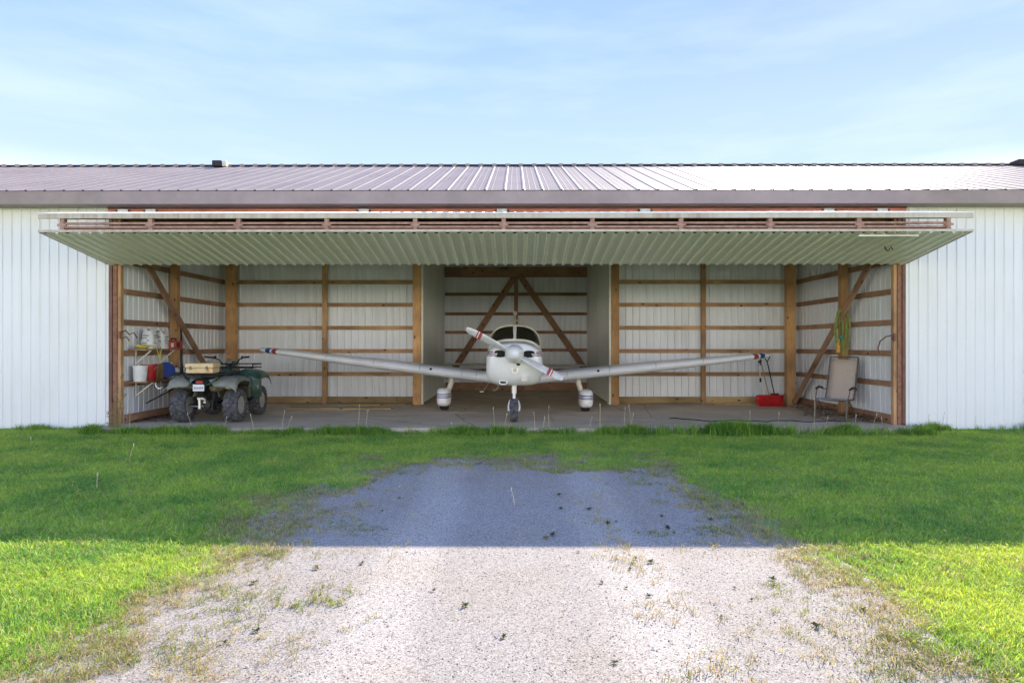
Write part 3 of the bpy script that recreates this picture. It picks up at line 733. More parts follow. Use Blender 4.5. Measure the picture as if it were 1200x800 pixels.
# cowl openings
def disc_on(cx, cz, rx, rz, y, m, name, n=24, depth=.012, sup=2.4, parent=cowl, ring=None):
    pts = []
    for k in range(n):
        t = 2*math.pi*k/n; ca, sa = math.cos(t), math.sin(t)
        pts.append((cx+math.copysign(abs(ca)**(2/sup), ca)*rx, cz+math.copysign(abs(sa)**(2/sup), sa)*rz))
    b = MB(); b.grid([[(px, y, pz) for px, pz in pts], [(px, y+depth, pz) for px, pz in pts]], close=True, cap=True)
    o = b.build(name, m, parent)
    if ring:
        MB().tube([(px, y, pz) for px, pz in pts+pts[:1]], ring, 6, caps=False).build(name+'_lip', MT['white'], parent, smooth=True)
    return o
def yfront(x, z):
    """first station where the skin reaches point (x,z)"""
    y = 11.53
    while y < 12.6:
        hw, z0, z1, a, b_ = sec(y); zc = (z0+z1)/2; hz = (z1-z0)/2; n = a if z > zc else b_
        if (abs(x)/hw)**n + (abs(z-zc)/hz)**n <= 1: return y
        y += .004
    return y
for s in (-1, 1):
    # inlets wrap the curved nose: build as patch following skin
    pts = []
    for k in range(28):
        t = 2*math.pi*k/28; ca, sa = math.cos(t), math.sin(t)
        pts.append((s*.262+math.copysign(abs(ca)**(.8), ca)*.115, 1.272+math.copysign(abs(sa)**(.8), sa)*.072))
    rows = []
    for q in (1, .66, .33, .02):
        rows.append([(CX+(s*.262+(px-s*.262)*q), yfront(s*.262+(px-s*.262)*q, 1.272+(pz-1.272)*q)-.008, 1.272+(pz-1.272)*q) for px, pz in pts])
    MB().grid(rows, close=True).build('air_inlet', MT['dark'], cowl)
    MB().tube(rows[0]+rows[0][:1], .010, 6, caps=False).build('inlet_lip', MT['white'], cowl, smooth=True)
    # engine fin seen inside
    MB().box(CX+s*.33-.05, CX+s*.33+.05, yfront(s*.33, 1.26)-.014, yfront(s*.33, 1.26)+.03, 1.235, 1.285).build('inlet_baffle', MT['rim'], cowl)
yl = yfront(0, .98)
disc_on(CX+.01, .985, .066, .066, yl-.012, MT['chrome'], 'landing_light', sup=2, depth=.03)
disc_on(CX+.01, .985, .040, .040, yl-.016, MT['lens'], 'light_lens', sup=2, depth=.006)
disc_on(CX-.20, .755, .07, .035, yfront(.2, .755)-.012, MT['dark'], 'lower_inlet', ring=.014, depth=.03)
MB().box(CX+.125, CX+.235, yfront(.18,.82)-.09, yfront(.18,.82)+.05, .775, .875).build('filter_scoop', MT['cream'], cowl, bevel=.012)
disc_on(CX+.07, 1.085, .035, .02, yfront(.07, 1.085)-.012, MT['dark'], 'cooler_hole', sup=2)
MB().tube([(CX-.30,12.35,.67),(CX-.31,12.32,.60),(CX-.36,12.38,.555),(CX-.40,12.45,.55)], .022, 8).build('exhaust_pipe', MT['muffler'], cowl, smooth=True)
# stripes along the cowl and cabin sides
def zang(y, z):
    hw, z0, z1, nt_, nb_ = sec(y); zc = (z0+z1)/2; hz = (z1-z0)/2; s = max(-1, min(1, (z-zc)/hz))
    n = nt_ if s > 0 else nb_
    return math.copysign(math.asin(min(1, abs(s)**(n/2))), s)
for s in (0, 1):
    for z, h, m in ((1.30,.018,'purple'), (1.268,.022,'red'), (1.236,.016,'blue')):
        b = MB(); rr = []
        for y in [11.57,11.585,11.60,11.62,11.64,11.66,11.7,11.76,11.85,12.0,12.2,12.5,12.68]:
            row = []
            for zz in (z-h/2, z+h/2):
                p = sp(y, zang(y, zz), .003); row.append((p[0] if s == 0 else 2*CX-p[0], p[1], p[2]))
            rr.append(row)
        b.grid(rr); b.build('side_stripe', MT[m], cowl)
# propeller and spinner
PC = Vector((CX, 11.42, 1.275))
prop = MB().lathe([(.0,-.36),(.045,-.345),(.085,-.30),(.12,-.23),(.148,-.14),(.163,-.04),(.17,.04),(.168,.07)], PC, (0,1,0), 32).build('propeller_spinner', MT['white'], plane, smooth=True, angle=60)
MB().lathe([(.171,.071),(.171,.085)], PC, (0,1,0), 32).build('spinner_backplate', MT['galv'], prop)
def blade(angle, r0, r1, m, name):
    rr = []
    n = max(2, int((r1-r0)/.05)+1)
    for i in range(n):
        r = r0+(r1-r0)*i/(n-1); u = r/.96
        ch = .09+.045*math.sin(min(1, max(0, (u-.1)/.75))*math.pi*.6) if u < .96 else .10
        if u > .75: ch *= 1-.30*((u-.75)/.25)**2
        th = .035*(1-u*.8)+.006; tw = R(38-28*u)
        row = []
        for k in range(10):
            t = 2*math.pi*k/10; cc = math.cos(t)*ch/2; tt = math.sin(t)*th/2
            # chord direction rotated by twist
            row.append(Vector((r, cc*math.sin(tw)-tt*math.cos(tw)*-1, cc*math.cos(tw)-tt*math.sin(tw))))
        rr.append(row)
    M = Matrix.Translation(PC) @ Matrix.Rotation(angle, 4, 'Y')
    b = MB(); b.grid([[tuple(M @ p) for p in row] for row in rr], close=True, cap=True)
    return b.build(name, m, prop, smooth=True, angle=50)
for a in (R(26.8), R(206.8)):
    blade(a, .10, .66, MT['blade'], 'blade')
    blade(a, .66, .715, MT['red'], 'blade_band')
    blade(a, .715, .73, MT['white'], 'blade_band')
    blade(a, .73, .755, MT['red'], 'blade_band')
    blade(a, .755, .965, MT['blade'], 'blade_tip')
# wings
WS = [(.42,12.95,1.95,.725,.23),(.62,13.05,1.85,.745,.235),(.95,13.2,1.62,.775,.24),(1.8,13.2,1.62,.870,.235),(2.9,13.2,1.62,.993,.225),(3.6,13.26,1.45,1.066,.19),(4.9,13.38,1.14,1.214,.135),(5.27,13.45,1.02,1.252,.11),(5.38,13.56,.82,1.264,.075),(5.43,13.72,.5,1.270,.03)]
def wsec(x):
    for i in range(len(WS)-1):
        if WS[i][0] <= x <= WS[i+1][0]:
            t = (x-WS[i][0])/(WS[i+1][0]-WS[i][0]); return tuple(a+(b-a)*t for a, b in zip(WS[i], WS[i+1]))
    return WS[-1]
def airfoil(x, s):
    _, ly, ch, zc, th = wsec(x); pts = []
    n = 11
    def yt(u): return th*(1.4845*math.sqrt(u)-.63*u-1.758*u*u+1.4215*u**3-.5075*u**4)*1.0
    us = [(1-math.cos(math.pi*i/n))/2 for i in range(n+1)]
    inc = R(2)
    for u in us[::-1]: pts.append((u, yt(u)*1.15+.012))
    for u in us[1:-1]: pts.append((u, -yt(u)*.8+.012*0))
    return [(s*x+CX, ly+u*ch, zc+z-u*ch*math.sin(inc)) for u, z in pts]
def wing_piece(x0, x1, s, m, name, parent, seg=None):
    xs = sorted(set([x0, x1]+[w[0] for w in WS if x0 < w[0] < x1]))
    b = MB(); b.grid([airfoil(x, s) for x in xs], close=True, cap=True)
    return b.build(name, m, parent, smooth=True, angle=40)
for s in (-1, 1):
    w = wing_piece(.42, 4.91, s, MT['wingskin'], 'wing', plane)
    wing_piece(4.91, 4.98, s, MT['white'], 'tip_band', w)
    wing_piece(4.98, 5.08, s, MT['red'], 'tip_band', w)
    wing_piece(5.08, 5.12, s, MT['white'], 'tip_band', w)
    wing_piece(5.12, 5.22, s, MT['blue'], 'tip_band', w)
    wing_piece(5.22, 5.43, s, MT['white'], 'wing_tip', w)
    # fuel vent & tie-down ring
    p = airfoil(1.75, s)
    MB().lathe([(.03,0),(.03,.01)], (s*1.72+CX, 13.235, .915), (0,-.7,.7), 10).build('wing_fitting', MT['black'], w)
    MB().tube([(s*2.55+CX,13.75,.90),(s*2.55+CX,13.74,.855),(s*2.57+CX,13.74,.85)], .008, 6).build('tie_down', MT['galv'], w)
    for xx in (.78, 1.08, 1.95, 2.9, 3.9):
        pr = airfoil(xx, s); zc0 = wsec(xx)[3]
        b = MB(); b.grid([[(q[0]+dx, q[1], zc0+(q[2]-zc0)*1.012+.0015) for q in pr] for dx in (-.004, .004)], close=True); b.build('wing_seam', MT['greybar'], w)
# tail
b = MB(); rr = []
for z, y0, ch, th in ((1.05,16.95,1.3,.09),(1.25,17.1,1.15,.09),(1.6,17.35,.88,.075),(2.0,17.62,.62,.06),(2.14,17.75,.46,.045)):
    rr.append([(CX+th/2*math.sin(2*math.pi*k/14)*(1 if k else 1), y0+ch/2-ch/2*math.cos(2*math.pi*k/14), z) for k in range(14)])
b.grid(rr, close=True, cap=True); fin = b.build('tail_fin', MT['white'], plane, smooth=True, angle=50)
MB().tube([(CX-.125,17.9,2.10),(CX,17.85,2.105),(CX+.125,17.9,2.10)], .02, 6).build('tail_antenna', MT['cream'], fin)
MB().tube([(CX,18.0,2.13),(CX,18.0,2.26)], .02, 6).build('beacon_stalk', MT['cream'], fin)
MB().ball((CX, 18.0, 2.31), .06, 12).build('beacon', MT['whiteplastic'], fin, smooth=True)
b = MB(); rr = []
for x, y0, ch, th in ((-1.97,17.62,.62,.03),(-1.9,17.55,.72,.06),(0,17.5,.78,.075),(1.9,17.55,.72,.06),(1.97,17.62,.62,.03)):
    rr.append([(CX+x, y0+ch/2-ch/2*math.cos(2*math.pi*k/14), .872+th/2*math.sin(2*math.pi*k/14)) for k in range(14)])
b.grid(rr, close=True, cap=True).build('stabilator', MT['white'], plane, smooth=True, angle=50)
# boarding step
st = MB().tube([(CX-.50,14.75,.66),(CX-.62,14.8,.50),(CX-.72,14.85,.36)], .012, 6).build('boarding_step', MT['galv'], plane)
MB().box(CX-.80, CX-.70, 14.78, 14.9, .335, .36).build('step_pad', MT['white'], st, bevel=.008)
def tyre(c, r, w, ax, name, parent, m, n=28, hub=.45, lugs=0):
    wm = MB(); h = w/2
    wm.lathe([(r*hub,-h*.75),(r*.8,-h),(r*.94,-h*.86),(r*.99,-h*.5),(r,0),(r*.99,h*.5),(r*.94,h*.86),(r*.8,h),(r*hub,h*.75)], c, ax, n)
    return wm
# nose gear
NG = Vector((CX, 12.03, 0))
leg = MB().tube([(NG.x,12.12,.75),(NG.x,12.10,.52)], .048, 12).tube([(NG.x,12.10,.56),(NG.x,12.08,.36)], .028, 10)
leg.tube([(NG.x-.10,12.04,.20),(NG.x-.105,12.05,.30),(NG.x-.08,12.07,.385),(NG.x,12.08,.415),(NG.x+.08,12.07,.385),(NG.x+.105,12.05,.30),(NG.x+.10,12.04,.20)], .016, 8)
leg = leg.build('nose_leg', MT['white'], plane, smooth=True)
nw = tyre((NG.x,12.03,.215), .215, .155, (1,0,0), 'nose_tyre', leg, None)
for k in range(22):
    a = 2*math.pi*k/22
    for sx in (-1, 1):
        cx_, cy_, cz_ = NG.x+sx*.055, 12.03+math.cos(a)*.212, .215+math.sin(a)*.212
        if cz_ > .03: nw.box(cx_-.018, cx_+.018, cy_-.012, cy_+.012, cz_-.012, cz_+.012)
nw = nw.build('nose_tyre', MT['tyre'], leg, smooth=True, angle=40)
MB().lathe([(.095,-.07),(.095,.07)], (NG.x,12.03,.215), (1,0,0), 16).tube([(NG.x-.115,12.03,.215),(NG.x+.115,12.03,.215)], .014).build('nose_hub', MT['white'], leg)
# main gear with fairings
for s, X in ((-1, -1.545), (1, 1.515)):
    leg = MB().tube([(X-s*.17,13.95,.86),(X-s*.16,13.96,.62),(X-s*.10,13.98,.46),(X-s*.06,14.0,.36)], [.055,.06,.055,.05], 12).build('main_leg', MT['cream'], plane, smooth=True)
    rr = []
    for y, hw, z0, z1 in ((13.56,.03,.22,.34),(13.60,.09,.16,.42),(13.68,.125,.12,.47),(13.82,.148,.10,.495),(14.0,.152,.10,.49),(14.25,.12,.12,.43),(14.5,.07,.17,.34),(14.65,.02,.23,.29)):
        zc, hz = (z0+z1)/2, (z1-z0)/2
        rr.append([(X+math.copysign(abs(math.cos(2*math.pi*k/20))**.55, math.cos(2*math.pi*k/20))*hw, y, zc+math.copysign(abs(math.sin(2*math.pi*k/20))**.55, math.sin(2*math.pi*k/20))*hz) for k in range(20)])
    fr = MB().grid(rr, close=True, cap=True).build('wheel_fairing', MT['white'], plane, smooth=True, angle=60)
    for z, h, m in ((.375,.020,'purple'),(.34,.014,'blue'),(.305,.020,'purple')):
        b = MB(); ring = []
        for y, hw in ((14.4,.09),(14.2,.131),(14.0,.1545),(13.82,.151),(13.72,.137),(13.64,.115),(13.60,.098),(13.572,.07),(13.556,.035)):
            ring.append((hw, y))
        line = [(X-a, y) for a, y in ring]+[(X+a, y) for a, y in ring[::-1]]
        line = [(x_+(0.0), y_-.006) for x_, y_ in line]
        b.grid([[(x_, y_, z-h/2) for x_, y_ in line], [(x_, y_, z+h/2) for x_, y_ in line]]); b.build('fairing_stripe', MT[m], fr, smooth=True)
    tyre((X,14.0,.19), .19, .18, (1,0,0), '', None, None).build('main_tyre', MT['rubber'], plane, smooth=True, angle=40)

# ------------------------------------------------------------------ quad bike
QX, QY = -5.70, 11.98
quad = thing('quad_bike', (QX, QY, 0), 'green four wheel quad bike seen from behind beside the shelves', 'quad bike', rot=(0,0,R(3)))
def Q(x, y, z): return (QX+x, QY+y, z)
def qbox(b, x0, x1, y0, y1, z0, z1): return b.box(QX+x0, QX+x1, QY+y0, QY+y1, z0, z1)
def lugged(c, r, w, nl=18):
    m = MB(); h = w/2
    m.lathe([(r*.50,-h*.78),(r*.62,-h*.9),(r*.8,-h),(r*.91,-h*.9),(r*.95,-h*.5),(r*.96,0),(r*.95,h*.5),(r*.91,h*.9),(r*.8,h),(r*.62,h*.9),(r*.50,h*.78)], c, (1,0,0), 36)
    for k in range(nl):
        for s in (-1, 1):
            a = 2*math.pi*(k+(.5 if s > 0 else 0))/nl
            def P(x, da, rr): return (c[0]+x, c[1]+math.cos(a+da)*rr, c[2]+math.sin(a+da)*rr)
            # chevron bar from centre to shoulder, slanting
            w0, w1 = .055, .075
            vs = []
            for (x, da) in ((s*.006, 0), (s*h*.55, .10), (s*h*.98, .17)):
                rr0 = r*.93 if abs(x) < h*.9 else r*.86; rr1 = r*1.0 if abs(x) < h*.9 else r*.93
                vs += [P(x, da-w0, rr0), P(x, da+w0, rr0), P(x, da+w0, rr1), P(x, da-w0, rr1)]
            m.add(vs, [(0,1,2,3),(8,11,10,9)]+[(i+j, i+(j+1)%4, i+4+(j+1)%4, i+4+j) for i in (0,4) for j in range(4)])
    return m
for (x, y, r, w) in ((-.47,0,.315,.27),(.47,0,.315,.27),(-.45,1.27,.30,.22),(.45,1.27,.30,.22)):
    c = Q(x, y, r)
    ty = lugged(c, r, w).build('tyre', MT['tyre'], quad, smooth=True, angle=35)
    s = 1 if x > 0 else -1; h = w/2
    for sd_ in (s, -s):
        MB().lathe([(r*.515, h*.80),(r*.49,h*.80),(r*.46,h*.5),(r*.40,h*.42),(r*.2,h*.5),(r*.16,h*.62),(.001,h*.62)], c, (sd_,0,0), 24).build('rim', MT['rim'], ty, smooth=True, angle=35)
# frame, axle, engine
b = MB().tube([Q(-.40,0,.315),Q(.40,0,.315)], .022, 8).tube([Q(-.12,0,.315),Q(.12,0,.315)], .05, 10)
b.tube([Q(-.13,0,.33),Q(-.14,.5,.42),Q(-.14,1.3,.40)], .02).tube([Q(.13,0,.33),Q(.14,.5,.42),Q(.14,1.3,.40)], .02)
b.tube([Q(-.40,1.27,.30),Q(-.1,1.2,.38),Q(.1,1.2,.38),Q(.40,1.27,.30)], .02)
b.tube([Q(-.14,-.05,.60),Q(-.13,.0,.33)], .018).tube([Q(.14,-.05,.60),Q(.13,.0,.33)], .018)
b.build('chassis', MT['blackmetal'], quad, smooth=True)
b = MB(); qbox(b, -.10,.10,-.09,.09,.22,.42); b.lathe([(.001,-.14),(.07,-.13),(.09,-.02),(.05,.02)], Q(.0,0,.315), (0,1,0), 14); b.build('differential', MT['engine'], quad, bevel=.015)
b = MB(); qbox(b, -.18,.18,.28,.85,.26,.62); qbox(b, -.12,.14,.40,.66,.60,.76); 
for k in range(6): qbox(b, -.15,.17,.38,.68,.60+k*.025,.608+k*.025)
b.build('engine', MT['engine'], quad, bevel=.01)
MB().tube([Q(-.045,-.16,.31),Q(-.10,-.17,.30),Q(-.30,-.12,.31)], .012).build('axle_rod', MT['chrome'], quad)
b = MB(); qbox(b, -.115,-.075,-.22,-.08,.26,.46); qbox(b, -.14,-.02,-.20,-.10,.43,.47); qbox(b,-.02,.03,-.24,-.1,.37,.405); b.ball(Q(.0,-.21,.43), .027, 10); b.build('tow_hitch', MT['chrome'], quad, bevel=.004)
MB().tube([Q(.14,-.20,.40),Q(.14,-.04,.62)], .028, 8).tube([Q(-.18,-.02,.40),Q(-.20,.05,.66)], .028, 8).build('shock_absorber', MT['engine'], quad)
MB().lathe([(.03,-.02),(.062,0),(.075,.04),(.078,.30),(.06,.36),(.02,.40)], Q(.12,-.20,.64), (.55,.85,.12), 18).build('muffler', MT['muffler'], quad, smooth=True, angle=40)
b = MB(); qbox(b, .33,.40,-.12,-.02,.62,.70); b.build('muffler_guard', MT['tan'], quad, bevel=.01)
# rear fenders: a shell over each wheel and a centre deck
def shell(pts_fn, ys, m, name, parent=quad, th=.008):
    b = MB(); b.grid([pts_fn(y) for y in ys]); return b.build(name, m, parent, smooth=True, solid=th, angle=50)
for s in (-1, 1):
    def pf(y, s=s):
        u = (y+.38)/.86; arch = .06*math.sin(max(0,min(1,u))*math.pi)
        drop = max(0, (.12-u))*1.2+max(0, u-.85)*1.1
        prof = [(.14,.80),(.24,.825),(.38,.815),(.52,.80),(.595,.765),(.615,.70)]
        return [Q(s*x, y, z+arch*(x/.6)-drop*(x > .2)) for x, z in prof]
    shell(pf, rng_y(-.38,.48,12), MT['greyfender'], 'rear_fender')
    def pf2(y, s=s):   # inner wheel-well wall, olive dust
        return [Q(s*.20, y, z) for z in (.79,.62,.46)]
    b = MB(); b.grid([[Q(s*(.19+.05*(z<.5)), y, z) for z in (.795,.62,.48)] for y in (-.15,.1,.4)]); b.build('wheel_well', MT['olive'], quad, solid=.008)
    # rear flap on the outer side, towards the footwell
    b = MB(); b.grid([[Q(s*x, y, z) for z in (.80,.62,.42)] for x, y in ((.60,.40),(.50,.52),(.30,.58))]); b.build('mud_flap', MT['olive'], quad, smooth=True, solid=.01)
b = MB(); b.grid([[Q(x, y, z) for x, z in ((-.30,.845),(-.15,.80-(.08 if y < -.25 else 0)),(0,.79-(.11 if y < -.25 else 0)),(.15,.80-(.08 if y < -.25 else 0)),(.30,.845))] for y in (-.40,-.30,-.1,.2)])
b.build('rear_deck', MT['green'], quad, smooth=True, solid=.012)
b = MB(); qbox(b, -.17,.17,.0,.68,.80,.90); b.build('seat', MT['black'], quad, bevel=.035)
b = MB(); b.grid([[Q(x, y, z) for x, z in ((-.19,.62),(-.17,.78),(-.10,.90+dz),(0,.93+dz),(.10,.90+dz),(.17,.78),(.19,.62))] for y, dz in ((.62,-.03),(.75,.03),(.95,.05),(1.10,-.02))]); b.build('fuel_tank', MT['green'], quad, smooth=True, solid=.01)
# front fenders
for s in (-1, 1):
    def pf(y, s=s):
        u = (y-.86)/.78; arch = .04*math.sin(max(0,min(1,u))*math.pi)
        drop = max(0,(.16-u))*1.6
        prof = [(.12,.88),(.26,.90),(.40,.885),(.53,.855),(.59,.80),(.605,.72)]
        return [Q(s*x, y, z+arch-drop*(x > .2)-max(0,u-.8)*.6) for x, z in prof]
    shell(pf, rng_y(.86,1.64,12), MT['green'], 'front_fender')
    b = MB(); b.grid([[Q(s*x, y+(.72-z)*.05, z) for z in (.86-.1*(x > .55),.74,.56,.40)] for x, y in ((.61,1.0),(.60,.90),(.50,.84),(.34,.82))]); b.build('leg_guard', MT['green'], quad, smooth=True, solid=.01)
    b = MB(); b.grid([[Q(s*x, y, z) for x in (.16,.34,.50)] for y, z in ((.45,.34),(.65,.33),(.85,.37))]); b.build('footboard', MT['black'], quad, solid=.02)
# racks
def rack(y0, y1, z, hw, name, nb, lift=0):
    b = MB(); r = .012
    b.tube([Q(-hw,y0,z),Q(hw,y0,z),Q(hw,y1,z),Q(-hw,y1,z),Q(-hw,y0,z)], r, 8)
    if lift: b.tube([Q(-hw,y0,z),Q(-hw,y0,z+lift),Q(-hw,y1,z+lift),Q(hw,y1,z+lift),Q(hw,y0,z+lift),Q(hw,y0,z)], r, 8)
    for k in range(nb):
        x = -hw+2*hw*(k+1)/(nb+1); b.tube([Q(x,y0,z),Q(x,y1,z)], r*.8, 6)
    for x in (-hw*.6, hw*.6):
        b.tube([Q(x,y0+.05,z),Q(x*.8,y0+.1,z-.12)], r, 6).tube([Q(x,y1-.05,z),Q(x*.8,y1-.1,z-.12)], r, 6)
    return b.build(name, MT['blackmetal'], quad, smooth=True)
rack(-.42,.06,.905,.52,'rear_rack',7); rack(1.12,1.62,.965,.40,'front_rack',6,.07)
# side bar on the rear rack
MB().tube([Q(-.55,-.40,.90),Q(-.55,.02,.90),Q(-.55,.04,1.02),Q(-.30,.06,1.02),Q(.30,.06,1.02),Q(.52,.04,1.0),Q(.55,.0,.9)], .012, 8).build('rack_bar', MT['blackmetal'], quad, smooth=True)
# steering
b = MB().tube([Q(0,1.05,.88),Q(0,.95,1.06)], .03).tube([Q(-.14,.95,1.05),Q(-.20,.93,1.14),Q(-.32,.86,1.185)], .013).tube([Q(.14,.95,1.05),Q(.20,.93,1.14),Q(.32,.86,1.185)], .013).tube([Q(-.14,.95,1.05),Q(.14,.95,1.05)], .014)
hb = b.build('handlebar', MT['blackmetal'], quad, smooth=True)
for s in (-1, 1):
    MB().tube([Q(s*.30,.87,1.183),Q(s*.44,.80,1.195)], .019, 10).build('grip', MT['black'], hb, smooth=True)
    MB().tube([Q(s*.28,.93,1.19),Q(s*.42,.88,1.20)], .007, 6).build('brake_lever', MT['chrome'], hb)
    b = MB(); b.ball(Q(s*.27,.90,1.185), .03, 8); b.build('switch_pod', MT['black'], hb)
b = MB(); b.lathe([(.001,-.02),(.05,-.02),(.06,0),(.055,.03),(.001,.04)], Q(0,.93,1.10), (0,-.5,.85), 16); b.build('speedometer', MT['chrome'], hb, smooth=True)
b = MB(); qbox(b, -.11,.11,.98,1.10,1.0,1.10); b.build('headlight_pod', MT['green'], hb, bevel=.03)
pl = MB(); qbox(pl, -.11,.09,-.455,-.445,.605,.725); pl = pl.build('number_plate', MT['plate'], quad, bevel=.004)
b = MB()
for k in range(6):
    x = -.085+k*.028; qbox(b, x, x+.014, -.4585, -.4555, .64, .68)
b.build('plate_marks', MT['print'], pl)
b = MB(); qbox(b, -.07,.06,-.44,-.36,.735,.79); b.build('tail_light', MT['redlens'], quad, bevel=.012)
# tan case on the rack
cs = thing('storage_case', Q(-.04,-.18,.92), 'tan plastic storage case resting on the quad rear rack', 'case', rot=(0,0,R(3)))
b = MB().box(QX-.28, QX+.20, QY-.33, QY-.02, .921, 1.01); body = b.build('case_body', MT['tan'], cs, bevel=.012)
b = MB().box(QX-.295, QX+.215, QY-.345, QY-.005, 1.012, 1.10); lid = b.build('case_lid', MT['tan'], cs, bevel=.02)
for x in (-.19, .10): MB().box(QX+x-.018, QX+x+.018, QY-.356, QY-.334, .985, 1.05).build('case_latch', MT['muffler'], cs, bevel=.003)
MB().box(QX+.09, QX+.14, QY-.345, QY-.329, .935, .985).build('case_knob', MT['orange'], cs, bevel=.008)

# ------------------------------------------------------------------ shelves and what stands on them
def shelf(z, y0, y1, dep, label, ext=False):
    t = thing('wall_shelf', (SL+.06, (y0+y1)/2, z), label, 'shelf')
    MB().box(SL+.06, SL+.06+dep, y0, y1, z-.025, z).build('board', MT['shelfwood'], t)
    for yy in (y0+.25, y1-.35):
        b = MB().box(SL+.058, SL+.072, yy-.012, yy+.012, z-.30, z-.026)
        b.beam((SL+.07, yy, z-.27), (SL+.06+dep*.9, yy, z-.03), .014, .022)
        b.box(SL+.06, SL+.06+dep*.95, yy-.012, yy+.012, z-.034, z-.026)
        b.build('shelf_bracket', MT['whiteplastic'], t)
    return t
shelf(1.36, 11.78, 13.2, .32, 'upper wooden wall shelf carrying white sacks and red cases')
s2 = shelf(.76, 11.78, 13.22, .36, 'lower wooden wall shelf carrying buckets and bottles')
for yy in (12.05, 12.55, 13.0):
    MB().tube([(SL+.42,yy,.72),(SL+.43,yy,.66),(SL+.46,yy+.01,.62),(SL+.52,yy+.01,.62),(SL+.53,yy+.01,.65)], .017, 8).build('storage_hook', MT['whiteplastic'], s2, smooth=True)
SX = SL+.22
def bucket(c, r, h, m, label, name='bucket', g=None):
    t = thing(name, c, label, 'bucket')
    x, y, z = c
    MB().lathe([(r*.84,0),(r*.86,.01),(r,h*.9),(r*1.04,h*.9),(r*1.05,h),(r*.97,h),(r*.8,.02),(.001,.02)], c, (0,0,1), 24).build('body', m, t, smooth=True)
    MB().tube([(x-r*1.04,y,z+h*.88)]+[(x-r*1.06*math.cos(a), y-.02-r*.3*math.sin(a), z+h*.88-r*.95*math.sin(a)) for a in (.4,.8,1.2,1.57,1.95,2.35,2.75)]+[(x+r*1.04,y,z+h*.88)], .004, 6).build('handle', MT['galv'], t)
bucket((SX,11.90,.76), .125, .29, MT['whiteplastic'], 'white bucket at the open end of the lower shelf')
bucket((SX+.02,12.15,.76), .135, .30, MT['redplastic'], 'red bucket on the lower shelf beside the white bucket')
t = MB(); t.box(SX-.10, SX+.08, 12.33, 12.56, .76, 1.06); tag(t.build('storage_bin', MT['brownbin'], bevel=.02), 'ochre brown bin between the red bucket and blue tub', 'bin')
t = thing('plastic_tub', (SX,12.72,.76), 'round blue plastic tub tipped against the wall on the lower shelf', 'tub')
MB().lathe([(.05,-.10),(.11,-.09),(.145,.08),(.155,.10),(.135,.10),(.1,-.06),(.001,-.06)], (SX,12.72,.915), (.75,-.55,.25), 24).build('tub_body', MT['blueplastic'], t, smooth=True)
MB().lathe([(.152,.101),(.158,.112),(.15,.114),(.001,.105)], (SX,12.72,.915), (.75,-.55,.25), 24).build('tub_lid', MT['blueplastic'], t, smooth=True)
def bottle(c, r, h, label, cap, lab):
    t = thing('bottle', c, label, 'bottle', 'bottles at the end of the lower shelf')
    MB().lathe([(r*.95,0),(r,.01),(r,h*.62),(r*.8,h*.74),(r*.34,h*.82),(r*.34,h*.9)], c, (0,0,1), 18).build('bottle_body', MT['whiteplastic'], t, smooth=True)
    MB().lathe([(r*.4,h*.88),(r*.4,h)], c, (0,0,1), 14).build('cap', cap, t, smooth=True)
    if lab: MB().lathe([(r*1.02,h*.15),(r*1.02,h*.5)], c, (0,0,1), 18).build('label', lab, t, smooth=True)
bottle((SX+.02,12.93,.76), .065, .30, 'white bottle with a teal label next to the blue tub', MT['whiteplastic'], MT['teal'])
bottle((SX+.05,13.08,.76), .055, .25, 'small white bottle with grey label near the post', MT['black'], MT['print'])
bottle((SX-.05,13.06,.76), .05, .32, 'tall slim white bottle standing against the wall', MT['whiteplastic'], None)
def sack(c, w, d, h, label, seed):
    b = MB(); n = 9; rr = []
    for i in range(n):
        t = i/(n-1); z = h*t; sc = 1-.08*math.sin(t*9+seed)-.12*t*t; row = []
        for k in range(16):
            a = 2*math.pi*k/16; ca, sa = math.cos(a), math.sin(a)
            x = math.copysign(abs(ca)**.55, ca)*d/2*sc*(1-.55*max(0, t-.75)*3); y = math.copysign(abs(sa)**.55, sa)*w/2*sc
            nn = .012*mnoise.noise(Vector((x*18+seed, y*18, z*14)))
            row.append((c[0]+x+nn*2, c[1]+y+nn*2, c[2]+z+(.03*math.sin(k*1.7+seed) if i == n-1 else 0)))
        rr.append(row)
    b.grid(rr, close=True, cap=True)
    o = b.build('sack', MT['sack'], smooth=True, angle=60); tag(o, label, 'sack')
    p = MB()
    for q in range(4):
        z = c[2]+h*(.28+.13*q); xx = c[0]+d/2*.96+.012; p.box(xx-.004, xx+.001, c[1]-w*.32, c[1]-w*.32+w*(.6 if q % 2 else .4), z, z+h*.05)
        yy = c[1]-w/2*.95-.012; p.box(c[0]-d*.3, c[0]+d*(.25 if q % 2 else .1), yy-.001, yy+.004, z, z+h*.05)
    p.build('sack_print', MT['print'], o)
sack((SX+.02,12.18,1.36), .27, .24, .36, 'taller white printed sack standing on the upper shelf', 1)
sack((SX+.04,12.53,1.36), .22, .22, .33, 'crumpled white sack leaning beside the taller sack', 5)
